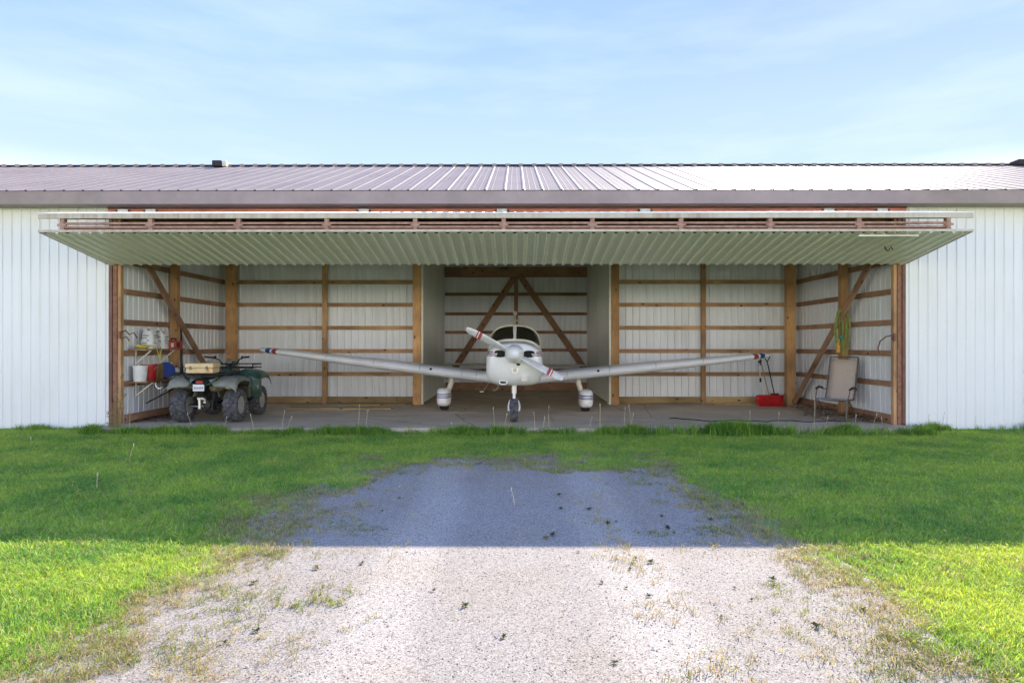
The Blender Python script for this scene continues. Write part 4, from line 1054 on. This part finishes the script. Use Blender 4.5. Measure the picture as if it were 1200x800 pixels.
def case(y0, y1, h, label, patch):
    t = thing('tool_case', (SX,(y0+y1)/2,1.36), label, 'tool case')
    MB().box(SX-.10, SX+.14, y0, y1, 1.361, 1.36+h).build('case_shell', MT['redplastic'], t, bevel=.02)
    MB().box(SX+.138, SX+.146, y0+.03, y0+.03+(y1-y0)*.45, 1.385, 1.36+h*.75).box(SX-.05, SX+.06, y0-.006, y0+.003, 1.385, 1.36+h*.6).build('case_panel', patch, t)
    MB().tube([(SX+.02,y0+.05,1.36+h-.005),(SX+.02,y0+.06,1.36+h+.04),(SX+.02,y1-.06,1.36+h+.04),(SX+.02,y1-.05,1.36+h-.005)], .012, 8).build('case_handle', MT['black'], t, smooth=True)
case(12.68, 12.86, .15, 'red case with pale panel beside the sacks on the upper shelf', MT['whiteplastic'])
case(12.88, 13.17, .16, 'wider red and black case at the inner end of the upper shelf', MT['black'])
# yellow rope spilling from the shelf
pts = []
for k in range(60):
    a = k*.62; rr_ = .075+.02*math.sin(k*.7)
    pts.append((SX+.02+rr_*math.cos(a), 11.92+rr_*1.3*math.sin(a), 1.375+.0009*k))
pts += [(SX+.12,12.05,1.42),(SX+.165,12.16,1.36),(SX+.18,12.2,1.22),(SX+.175,12.22,1.10),(SX+.19,12.24,1.22),(SX+.185,12.28,1.36),(SX+.14,12.33,1.39)]
tag(MB().tube(pts, .009, 6).build('rope', MT['rope'], smooth=True), 'yellow rope coiled on the upper shelf with a loop hanging over', 'rope')
# black strap and rod by the left post
tag(MB().tube([(-7.0,13.42,1.85),(-6.99,13.44,1.5),(-6.985,13.44,1.1),(-6.98,13.45,.85)], [.03,.028,.026,.03], 8).build('pry_bar', MT['blackmetal'], smooth=True), 'black bar hanging on the side wall behind the left post', 'bar')
tag(MB().tube([(-6.93,12.05,.34),(-6.88,13.0,.56)], .012, 8).build('metal_rod', MT['blackmetal']), 'thin black rod slanting under the lower shelf', 'rod')

# ------------------------------------------------------------------ right bay
# rope bundle on the post
rp_ = thing('cord_bundle', (6.66,13.18,2.05), 'lime green extension cord looped on the right wall post', 'cord')
RX, RYY = 6.62, 13.19
for k in range(7):
    w = .05+.022*k; hh = .62+.06*(k % 3); sh = (k-3)*.012
    pts = [(RX+sh, RYY-.01*k, 2.14)]
    for i in range(1, 12):
        t = i/12; a = 2*math.pi*t
        pts.append((RX+sh+w*math.sin(a)*(1 if k % 2 else .8), RYY-.012*k, 2.14-hh*(1-math.cos(a))/2*1.15))
    pts.append((RX+sh, RYY-.01*k, 2.14))
    MB().tube(pts, .008, 6).build('cord_loop', MT['greenrope'], rp_, smooth=True)
MB().tube([(RX+.02,RYY-.06,1.9),(RX+.04,RYY-.07,1.5),(RX+.06,RYY-.06,1.22),(RX+.05,RYY-.06,1.1)], .009, 6).build('cord_tail', MT['greenrope'], rp_, smooth=True)
MB().box(RX-.10, RX-.03, RYY-.09, RYY-.03, 1.27, 1.43).build('cord_socket', MT['orange'], rp_, bevel=.012)
MB().tube([(RX-.07,RYY-.06,1.43),(RX-.04,RYY-.06,1.55)], .016, 8).build('cord_plug', MT['orange'], rp_, smooth=True)
MB().box(RX-.03, RX+.02, RYY-.09, RYY-.05, 1.56, 1.62).build('cord_tie', MT['teal'], rp_, bevel=.006)
# snow pusher & shovels
def shovel(x0, y0, x1, y1, ztop, m, label, dgrip, joint=False):
    t = thing('shovel', (x0, y0, 0), label, 'shovel')
    MB().tube([(x0,y0,.22),(x1,y1,ztop)], .014, 8).build('shaft', m, t, smooth=True)
    if dgrip:
        d = .07
        MB().tube([(x1,y1,ztop-.02),(x1-d,y1,ztop+.10),(x1-d*.8,y1,ztop+.135),(x1+d*.8,y1,ztop+.135),(x1+d,y1,ztop+.10),(x1,y1,ztop-.02)], .012, 8).build('grip', MT['blackmetal'], t, smooth=True)
    else:
        MB().tube([(x1,y1,ztop-.08),(x1,y1,ztop+.06)], .02, 8).build('grip', MT['black'], t, smooth=True)
    if joint: 
        zz = (ztop+.22)*.5-.02; k = (zz-.22)/(ztop-.22)
        MB().tube([(x0+(x1-x0)*(k-.04),y0+(y1-y0)*(k-.04),zz-.05),(x0+(x1-x0)*(k+.04),y0+(y1-y0)*(k+.04),zz+.05)], .022, 8).build('joint', MT['black'], t)
    return t
a = shovel(5.80, 15.20, 5.87, 15.55, 1.0, MT['whiteplastic'], 'snow shovel with thin white jointed shaft and red scoop, leftmost of three', False, True)
def scoop(x0, x1, y, m, parent, h=.24, name='scoop'):
    b = MB(); rr = []
    for x in rng_y(x0, x1, 9):
        rr.append([(x, y-.22, .01), (x, y-.12, .02), (x, y-.03, .07), (x, y+.02, .15), (x, y+.0, h), (x, y-.05, h+.015)])
    b.grid(rr); return b.build(name, m, parent, smooth=True, solid=.012)
scoop(5.66, 6.30, 15.17, MT['redplastic'], a)
bb = shovel(6.02, 15.32, 5.93, 15.60, 1.02, MT['handlewood'], 'wooden shafted shovel standing in the middle behind the red scoop', False)
MB().box(5.94, 6.10, 15.28, 15.33, .01, .24).build('blade', MT['redplastic'], bb, bevel=.02)
cc = shovel(6.16, 15.34, 6.08, 15.60, 1.04, MT['blackmetal'], 'dark shovel with a looped grip, rightmost of the three shovels', True)
b = MB(); b.grid([[(6.06+.2*u, 15.34-.03*math.sin(u*math.pi), z) for z in (.02,.14,.28)] for u in (0,.25,.5,.75,1)]); b.build('blade', MT['blackmetal'], cc, solid=.006)

# lounge chair
CHX, CHY = 6.2, 12.5
ch = thing('patio_chair', (CHX, CHY, 0), 'high backed taupe sling patio chair leaning near the right wall', 'chair', rot=(0,0,R(-45)))
def C(x, y, z): return (CHX+x, CHY+y, z)
rr = []
for t in range(14):
    u = t/13
    if u < .38: k = u/.38; y, z = -.24+.44*k, .41-.05*k+(-.02*math.sin(k*math.pi))
    else: k = (u-.38)/.62; y, z = .20+.26*k+.03*math.sin(k*math.pi), .36+.80*k
    rr.append([C(x, y-.012*math.cos(x/.24*1.5)*0+.0, z-.02*math.cos(x/.25*math.pi/2)) for x in (-.245,-.12,0,.12,.245)])
b = MB(); b.grid(rr); b.build('sling', MT['sling'], ch, smooth=True, solid=.008, angle=60)
for s in (-1, 1):
    MB().tube([C(s*.26,-.26,.40),C(s*.26,.0,.385),C(s*.26,.19,.37),C(s*.26,.26,.52),C(s*.26,.35,.80),C(s*.26,.46,1.15),C(s*.24,.475,1.19)], .014, 8).build('side_rail', MT['chairframe'], ch, smooth=True)
    MB().tube([C(s*.28,-.25,.40),C(s*.28,-.27,.22),C(s*.28,-.29,.012)], .012, 8).build('leg', MT['chairframe'], ch, smooth=True)
    MB().tube([C(s*.28,-.20,.40),C(s*.28,.10,.2),C(s*.28,.30,.012)], .012, 8).build('leg', MT['chairframe'], ch, smooth=True)
    MB().tube([C(s*.29,-.26,.36),C(s*.30,-.16,.52),C(s*.30,-.14,.58)], .011, 8).tube([C(s*.30,-.14,.58),C(s*.31,.02,.61),C(s*.30,.22,.56),C(s*.28,.28,.56)], .011, 8).build('arm_frame', MT['chairframe'], ch, smooth=True)
    MB().tube([C(s*.305,-.17,.585),C(s*.31,-.02,.618),C(s*.305,.16,.592)], .02, 8).build('armrest', MT['black'], ch, smooth=True)
MB().tube([C(-.28,-.265,.402),C(.28,-.265,.402)], .018, 8).build('front_bar', MT['greybar'], ch, smooth=True)
MB().tube([C(-.26,.475,1.19),C(.26,.475,1.19)], .013, 8).build('top_bar', MT['chairframe'], ch, smooth=True)
MB().tube([C(-.28,-.28,.16),C(.28,-.28,.16)], .009, 8).build('foot_bar', MT['chairframe'], ch, smooth=True)

# planks on the floor
def plank(x0, x1, y, w, label, rz=0, th=.035, m='sill'):
    o = timber('plank', ((x0), y, th/2+.001), ((x1), y+rz, th/2+.001), w, th, MT[m], None)
    o.data = o.data.copy(); tag(o, label, 'plank'); return o
plank(-5.05, -2.75, 14.35, .26, 'flat pale plank lying on the floor left of the airplane, nearest the camera')
plank(-4.0, -2.6, 15.2, .12, 'short narrow plank lying close to the left back sill', .08)
plank(4.7, 5.7, 15.35, .09, 'thin plank lying at the foot of the right back wall', .03)
# black cable on the floor
pts = [(3.0+i*.13, 12.55-.35*math.sin(min(1,i/6)*1.6)+.10*math.sin(i*.9)+.05*math.sin(i*2.3)-.006*i, .008) for i in range(26)]
tag(MB().tube(pts, .010, 6).build('power_cable', MT['black'], smooth=True), 'black cable lying wavy on the concrete by the grass edge', 'cable')
# straw and leaf litter in the right corner
b = MB()
for k in range(900):
    u = random.random(); x = 5.3+1.45*random.random(); y = 11.9+3.0*random.random()**1.3
    lim = 6.75-(.9 if y < 13.8 else .5)*random.random()**2
    x = lim; a = random.random()*6.28; l = .02+.05*random.random(); w = .006+.012*random.random()
    z = .006+.03*random.random()*max(0, 1-(6.75-x)*1.6)*3
    dx, dy = math.cos(a), math.sin(a)
    b.add([(x-dx*l-dy*w, y-dy*l+dx*w, z), (x-dx*l+dy*w, y-dy*l-dx*w, z+.004), (x+dx*l, y+dy*l, z+.02*random.random())], [(0,1,2)])
lit = b.build('leaf_litter', MT['litter'], kind='stuff')
b = MB()
for k in range(500):
    x = -7.1+.6*random.random()**2; y = 11.8+1.8*random.random(); a = random.random()*6.28; l = .02+.05*random.random(); w = .006+.01*random.random(); z = .006+.03*random.random()
    dx, dy = math.cos(a), math.sin(a)
    b.add([(x-dx*l-dy*w, y-dy*l+dx*w, z), (x-dx*l+dy*w, y-dy*l-dx*w, z+.004), (x+dx*l, y+dy*l, z+.02*random.random())], [(0,1,2)])
b.build('leaf_litter', MT['litter'], kind='stuff')

# ------------------------------------------------------------------ grass, gravel, weeds
def tuft_objs(colname, nvar, nbl, hmin, hmax, spread, width, m, lean=.5, seed=0):
    col = bpy.data.collections.new(colname); r = random.Random(seed)
    for v in range(nvar):
        V = []; F = []; bl = []
        for k in range(nbl):
            a = r.random()*6.28; rad = spread*math.sqrt(r.random()); x, y = rad*math.cos(a), rad*math.sin(a)
            h = r.uniform(hmin, hmax); d = r.random()*6.28; ln = lean*h*r.uniform(.2, 1.2); w = width*r.uniform(.7, 1.3)
            dx, dy = math.cos(d), math.sin(d); f = r.random()*6.28; wx, wy = math.cos(f)*w/2, math.sin(f)*w/2
            n = len(V); rn = r.random()
            V += [(x-wx, y-wy, -.005), (x+wx, y+wy, -.005), (x-wx*.8+dx*ln*.3, y-wy*.8+dy*ln*.3, h*.55), (x+wx*.8+dx*ln*.3, y+wy*.8+dy*ln*.3, h*.55), (x+dx*ln, y+dy*ln, h*(1-.15*lean))]
            F += [(n, n+1, n+3, n+2), (n+2, n+3, n+4)]; bl += [rn]*5
        me = bpy.data.meshes.new(colname); me.from_pydata(V, [], F); me.materials.append(m)
        at = me.attributes.new('bl', 'FLOAT', 'POINT'); at.data.foreach_set('value', bl)
        o = bpy.data.objects.new(colname, me); col.objects.link(o)
    return col
def stone_objs(colname, nvar, m):
    import bmesh
    col = bpy.data.collections.new(colname)
    for v in range(nvar):
        bm = bmesh.new(); bmesh.ops.create_icosphere(bm, subdivisions=1, radius=1)
        for q in bm.verts:
            n = mnoise.noise(q.co*1.3+Vector((v*5, 0, 0))); q.co *= 1+.45*n; q.co.z *= .65; q.co.x *= 1.15
        me = bpy.data.meshes.new(colname); bm.to_mesh(me); bm.free(); me.materials.append(m)
        col.objects.link(bpy.data.objects.new(colname, me))
    return col
def scatter(name, pts, scl, col, tilt=.15, flatz=False):
    n = len(pts); me = bpy.data.meshes.new(name); me.vertices.add(n); me.vertices.foreach_set('co', np.asarray(pts, dtype=np.float32).ravel())
    a = me.attributes.new('scl', 'FLOAT', 'POINT'); a.data.foreach_set('value', np.asarray(scl, dtype=np.float32))
    rot = np.zeros((n, 3), dtype=np.float32); rot[:, 0] = rng.normal(0, tilt, n); rot[:, 1] = rng.normal(0, tilt, n); rot[:, 2] = rng.random(n)*6.283
    a = me.attributes.new('rt', 'FLOAT_VECTOR', 'POINT'); a.data.foreach_set('vector', rot.ravel())
    o = bpy.data.objects.new(name, me); scene.collection.objects.link(o); o['kind'] = 'stuff'
    ng = bpy.data.node_groups.new(name+'_nodes', 'GeometryNodeTree')
    ng.interface.new_socket('Geometry', in_out='INPUT', socket_type='NodeSocketGeometry'); ng.interface.new_socket('Geometry', in_out='OUTPUT', socket_type='NodeSocketGeometry')
    gi = ng.nodes.new('NodeGroupInput'); go = ng.nodes.new('NodeGroupOutput')
    ci = ng.nodes.new('GeometryNodeCollectionInfo'); ci.inputs['Collection'].default_value = col; ci.inputs['Separate Children'].default_value = True; ci.inputs['Reset Children'].default_value = True
    ip = ng.nodes.new('GeometryNodeInstanceOnPoints'); ip.inputs['Pick Instance'].default_value = True
    s = ng.nodes.new('GeometryNodeInputNamedAttribute'); s.data_type = 'FLOAT'; s.inputs['Name'].default_value = 'scl'
    t = ng.nodes.new('GeometryNodeInputNamedAttribute'); t.data_type = 'FLOAT_VECTOR'; t.inputs['Name'].default_value = 'rt'
    ng.links.new(gi.outputs[0], ip.inputs['Points']); ng.links.new(ci.outputs[0], ip.inputs['Instance'])
    ng.links.new(s.outputs[0], ip.inputs['Scale']); ng.links.new(t.outputs[0], ip.inputs['Rotation']); ng.links.new(ip.outputs[0], go.inputs[0])
    md = o.modifiers.new('scatter', 'NODES'); md.node_group = ng
    return o
def fields(x, y):
    """signed distance-like value: >0 outside the drive (grass side)"""
    el = np.array([edge_l(v) for v in y]); er = np.array([edge_r(v) for v in y])
    n1 = vnoise(x, y, 1.3, 1); n2 = vnoise(x, y, 4.2, 2)
    d = np.maximum(el-x, x-er)
    top = (y-9.0+.9*vnoise(x, y*0, 1.1, 4)+.5*vnoise(x, y, 2.5, 41))
    d = np.maximum(d, top)
    enc = np.clip((y-5.2)/2.8, 0, 1); d = d+.12*np.clip(y-6.8, 0, 3)
    patch = 1.15*np.exp(-((x-.9)/.95)**2-((y-8.1)/.45)**2) + .9*np.exp(-((x+1.9)/.5)**2-((y-7.6)/.9)**2) + .8*np.exp(-((x-2.2)/.5)**2-((y-7.0)/1.2)**2)
    return d+.36*n1+.26*n2+enc*(.6*vnoise(x, y*1.6, 1.3, 21)+.5*vnoise(x, y, 3.7, 22)+.27)+patch*(.55+.9*vnoise(x, y, 3.1, 33))
def sample(n, x0, x1, y0, y1, near=0):
    u = rng.random(n); y = y0+(y1-y0)*(u**(1+near)); x = x0+(x1-x0)*rng.random(n); return x, y
lawn_c = tuft_objs('lawn_tuft', 10, 20, .02, .05, .05, .0042, MT['lawn'], 1.0, 1)
# lawn: denser towards the camera
def vis(x, y, m=1.0): return np.abs(x) < (.86*y+m)
x, y = sample(190000, -11.5, 11.5, 2.4, 11.55, .35); k = vis(x, y); x, y = x[k], y[k]
f = fields(x, y); p = np.clip((f+.05)/.55, 0, 1)**1.3
# slab area excluded, keep in front of walls
on_slab = (y > 11.08) & (x > OL) & (x < OR)
keep = (rng.random(len(x)) < p) & ~on_slab; x, y, f = x[keep], y[keep], f[keep]
s = .75+.5*rng.random(len(x))+.25*np.clip(vnoise(x, y, .8, 8), -.5, .5)
s *= np.clip(.7+f*.5, .7, 1.1)
scatter('lawn_grass', np.c_[x, y, np.full(len(x), GZ)], s, lawn_c)
# outside the view, coarse lawn further round (seen from a side step)
creep_c = tuft_objs('creeping_tuft', 6, 16, .015, .05, .05, .004, MT['creep'], 1.1, 21)
# sparse dry grass on the edges of the drive
dry_c = tuft_objs('dry_tuft', 6, 12, .015, .05, .055, .004, MT['dry'], 1.6, 2)
x, y = sample(60000, -3.6, 3.6, 2.4, 9.6, .4); f = fields(x, y)
strip = np.exp(-((x+.0-(.95+.1*np.sin(y)))/.22)**2)*.25*(y < 7.5) + np.exp(-((x+1.25)/.25)**2)*.15
p = np.exp(-((f-.10)/.26)**2)*.60 + strip*np.clip(vnoise(x, y, 2.2, 6)+.2, 0, 1) + .9*np.clip(vnoise(x, y, 1.6, 16)-.32, 0, 1)*(f > -.9)
keep = rng.random(len(x)) < p; x, y = x[keep], y[keep]
scatter('dry_grass', np.c_[x, y, np.full(len(x), GZ+.005)], .6+.6*rng.random(len(x)), dry_c)
n_c = 420; cx_ = -2.6+5.2*rng.random(n_c); cy_ = 2.5+7.6*rng.random(n_c)**1.3; fc = fields(cx_, cy_)
kc = (fc < .15) & (fc > -1.0) & (rng.random(n_c) < np.exp(-((fc+.05)/.45)**2)+.05)
X_, Y_, S_ = [], [], []
for a_, b_ in zip(cx_[kc], cy_[kc]):
    m_ = int(3+22*rng.random()**2); r_ = .03+.010*m_*(.5+rng.random()*.6)
    t_ = rng.random(m_)*6.283; q_ = r_*np.sqrt(rng.random(m_)); X_ += list(a_+q_*np.cos(t_)*1.5); Y_ += list(b_+q_*np.sin(t_)); S_ += list((.5+.8*rng.random())*(1.1-.5*q_/r_))
scatter('creeping_grass', np.c_[X_, Y_, np.full(len(X_), GZ+.005)], S_, creep_c, .3)
# pale and coarse tufts through the lawn
pale_c = tuft_objs('pale_tuft', 6, 9, .03, .075, .05, .006, MT['dry'], .9, 12)
x, y = sample(16000, -10, 10, 2.4, 11.2, .35); k = vis(x, y); x, y = x[k], y[k]; f = fields(x, y)
keep = (f > .15) & (rng.random(len(x)) < np.clip(.15+1.3*vnoise(x, y, .9, 51), 0, .6)); x, y = x[keep], y[keep]
scatter('pale_grass', np.c_[x, y, np.full(len(x), GZ)], .6+.5*rng.random(len(x)), pale_c)
# tall fringe along the slab and the wall foot
tall_c = tuft_objs('tall_tuft', 6, 14, .07, .17, .05, .007, MT['tall'], .55, 3)
x = -9.8+19.8*rng.random(9000); wall = (x < OL) | (x > OR)
y = np.where(wall, 11.50-.16*rng.random(9000)**1.5, 11.06-.28*rng.random(9000)**1.4)
dn = np.clip(.30+1.3*vnoise(x, x*0, .9, 3)+.4*vnoise(x, x*0, 3.5, 5), .05, 1); dn *= np.where(wall, .35, 1.0)
gap = (x > 1.15) & (x < 1.32); dn[gap] = 0.02
hh = .8+.75*rng.random(9000)+.8*vnoise(x, x*0, 1.7, 12)+.5*vnoise(x, x*0, 6, 15); hh *= np.where(wall, .7, 1)*np.where(x > 1.5, 1.05, .85)
keep = rng.random(9000) < dn
scatter('tall_grass_fringe', np.c_[x[keep], y[keep], np.full(keep.sum(), GZ)], np.clip(hh[keep], .35, 2.1), tall_c, .12)
# loose stones
stone_c = stone_objs('stone_chip', 6, MT['stone'])
x, y = sample(26000, -2.9, 2.9, 2.4, 9.2, .9); f = fields(x, y)
keep = rng.random(len(x)) < np.clip(.25-f*2.0, 0, 1); x, y = x[keep], y[keep]
s = .0022+.0032*rng.random(len(x))**2
big = rng.random(len(x)) < .004; s[big] *= 2
scatter('loose_gravel', np.c_[x, y, np.full(len(x), GZ+.007)], s, stone_c, .4)

# weeds that stand apart on the gravel
def weed_mesh(seed, nleaf, ln):
    r = random.Random(seed); V = []; F = []
    for k in range(nleaf):
        a = 6.28*k/nleaf+r.uniform(-.4, .4); l = ln*r.uniform(.6, 1.1); w = l*.16; el = r.uniform(.2, .9)
        dx, dy = math.cos(a), math.sin(a); n = len(V)
        for (t, ww, zz) in ((0,.25,0),(.35,1,.5),(.7,.8,.75),(1,.05,.6)):
            cx_, cy_ = dx*l*t*math.cos(el), dy*l*t*math.cos(el); z = l*zz*math.sin(el)+.004
            V += [(cx_-dy*w*ww, cy_+dx*w*ww, z+w*.4*ww), (cx_, cy_, z), (cx_+dy*w*ww, cy_-dx*w*ww, z+w*.4*ww)]
        for q in range(3):
            F += [(n+q*3, n+q*3+1, n+q*3+4, n+q*3+3), (n+q*3+1, n+q*3+2, n+q*3+5, n+q*3+4)]
    me = bpy.data.meshes.new('weed'); me.from_pydata(V, [], F); me.materials.append(MT['weed']); return me
wm = [weed_mesh(i, 9+i*2, .07) for i in range(5)]
wspots = [(297,685),(370,668),(402,487),(545,712),(424,662),(508,694),(705,684),(678,648),(762,660),(745,656),(738,668),(734,690),(760,700),(832,610),(870,592),(655,581),(657,597),(712,615),(722,612),(690,598),(775,606),(782,620),(648,628),(640,632),(930,621),(1013,655),(985,668),(905,680),(1010,716),(860,690),(790,625),(468,585),(448,600),(432,573),(960,618),(955,735),(880,704),(345,712),(300,742),(262,756),(590,748),(720,778),(845,724)]
ORD = 'first second third fourth fifth sixth seventh eighth ninth tenth eleventh twelfth thirteenth fourteenth fifteenth sixteenth seventeenth eighteenth nineteenth twentieth'.split()
ORD += ['twenty '+o for o in ORD[:9]]+['thirtieth']+['thirty '+o for o in ORD[:9]]
wspots.sort(); cnt = {True: 0, False: 0}
for i, (px, py) in enumerate(wspots):
    lit_ = py > 641; od = ORD[cnt[lit_]]; cnt[lit_] += 1
    Yw = 755*1.55/(py-403); Xw = (px-604)/755*Yw
    o = bpy.data.objects.new('weed', wm[i % 5]); scene.collection.objects.link(o)
    sc = random.uniform(.25, .6); big_ = (px, py) in ((1013,655),(1010,716),(762,660),(297,685))
    o.location = (Xw, Yw, GZ+.008); o.rotation_euler = (0, 0, random.random()*6.28); o.scale = (sc*(1.5 if big_ else 1),)*3
    tag(o, ('leafy weed on the sunlit gravel, %s from the left' if lit_ else 'leafy weed on the shaded gravel, %s from the left') % od, 'weed', 'weeds scattered over the gravel driveway')
# dry seed stalks at the slab edge
def stalk(px, h, lean, lab, Ys=None):
    Ys = Ys or 11.0; X = (px-604)/755*Ys
    t = thing('seed_stalk', (X, Ys, GZ), lab, 'stalk', 'dry stalks along the slab edge')
    pts = [(X+lean*(u**1.6), Ys-.02*u, GZ+h*u) for u in (0,.25,.5,.75,1)]
    MB().tube(pts, [.0045,.004,.0035,.003,.0025], 5).build('stem', MT['stalk'], t)
    b = MB(); tx, ty, tz = pts[-1]
    b.ball((tx, ty, tz), .010, 8, (.6,.6,2.4)); b.build('seed_head', MT['fluff'], t)
for i, (px, h, ln) in enumerate(sorted([(297,.34,-.05),(330,.40,.05),(335,.3,.1),(420,.50,.02),(428,.42,.05),(536,.2,-.1),(580,.46,-.03),(590,.35,.06),(627,.38,-.02),(643,.48,.0),(636,.3,.03),(703,.52,.0),(690,.3,.05),(731,.46,.02),(740,.5,-.05),(738,.36,.06),(878,.4,0),(953,.62,.0),(910,.38,.03),(965,.3,.05),(1000,.34,.02),(1033,.3,-.03),(1020,.36,.08),(150,.5,.05),(225,.36,-.08),(262,.3,.05),(1085,.3,.02),(1140,.26,0),(1102,.33,.03)])):
    stalk(px, h, ln, 'dry seed stalk in the tall grass fringe by the hangar, %s from the left' % ORD[i], 11.0 if 127 < px < 1060 else 11.45)
for i, (px, py, h, ln) in enumerate([(150,545,.26,.07),(112,575,.18,.02),(603,592,.16,-.03),(35,525,.15,0)]):
    Ys = 755*1.55/(py-403); stalk(px, h, ln, ['bent dry stalk standing alone in the left lawn, tallest there', 'short dry stalk in the left lawn nearest the camera', 'lone dry stalk at the upper edge of the gravel', 'dry stalk in the lawn at the far left edge'][i], Ys)
# tall weed clump by the left jamb
wc = thing('weed_clump', (-7.0, 11.25, GZ), 'tall wispy green weed clump by the left door post', 'plant')
b = MB(); r = random.Random(4); lf = MB()
for k in range(16):
    a = r.random()*6.28; h = r.uniform(.35, .85); ln = r.uniform(.02, .2); x0 = -7.0+r.uniform(-.1, .1); y0 = 11.22+r.uniform(-.07, .07)
    pts = [(x0+ln*math.cos(a)*u*u, y0+ln*math.sin(a)*u*u, GZ+h*u) for u in (0,.33,.66,1)]
    b.tube(pts, [.004,.0035,.003,.001], 4)
    for q in range(10):
        u = r.uniform(.1, 1); px_, py_, pz_ = x0+ln*math.cos(a)*u*u, y0+ln*math.sin(a)*u*u, GZ+h*u; d = r.random()*6.28; l = r.uniform(.03, .07)
        lf.add([(px_, py_, pz_), (px_+math.cos(d)*l-.006, py_+math.sin(d)*l*.5, pz_+l*.5), (px_+math.cos(d)*l*1.6, py_+math.sin(d)*l, pz_+l*.7), (px_+math.cos(d)*l+.008, py_+math.sin(d)*l*.5, pz_+l*.3)], [(0,1,2,3)])
b.build('stem', MT['weed'], wc); lf.build('leaves', MT['weed'], wc, kind='stuff')
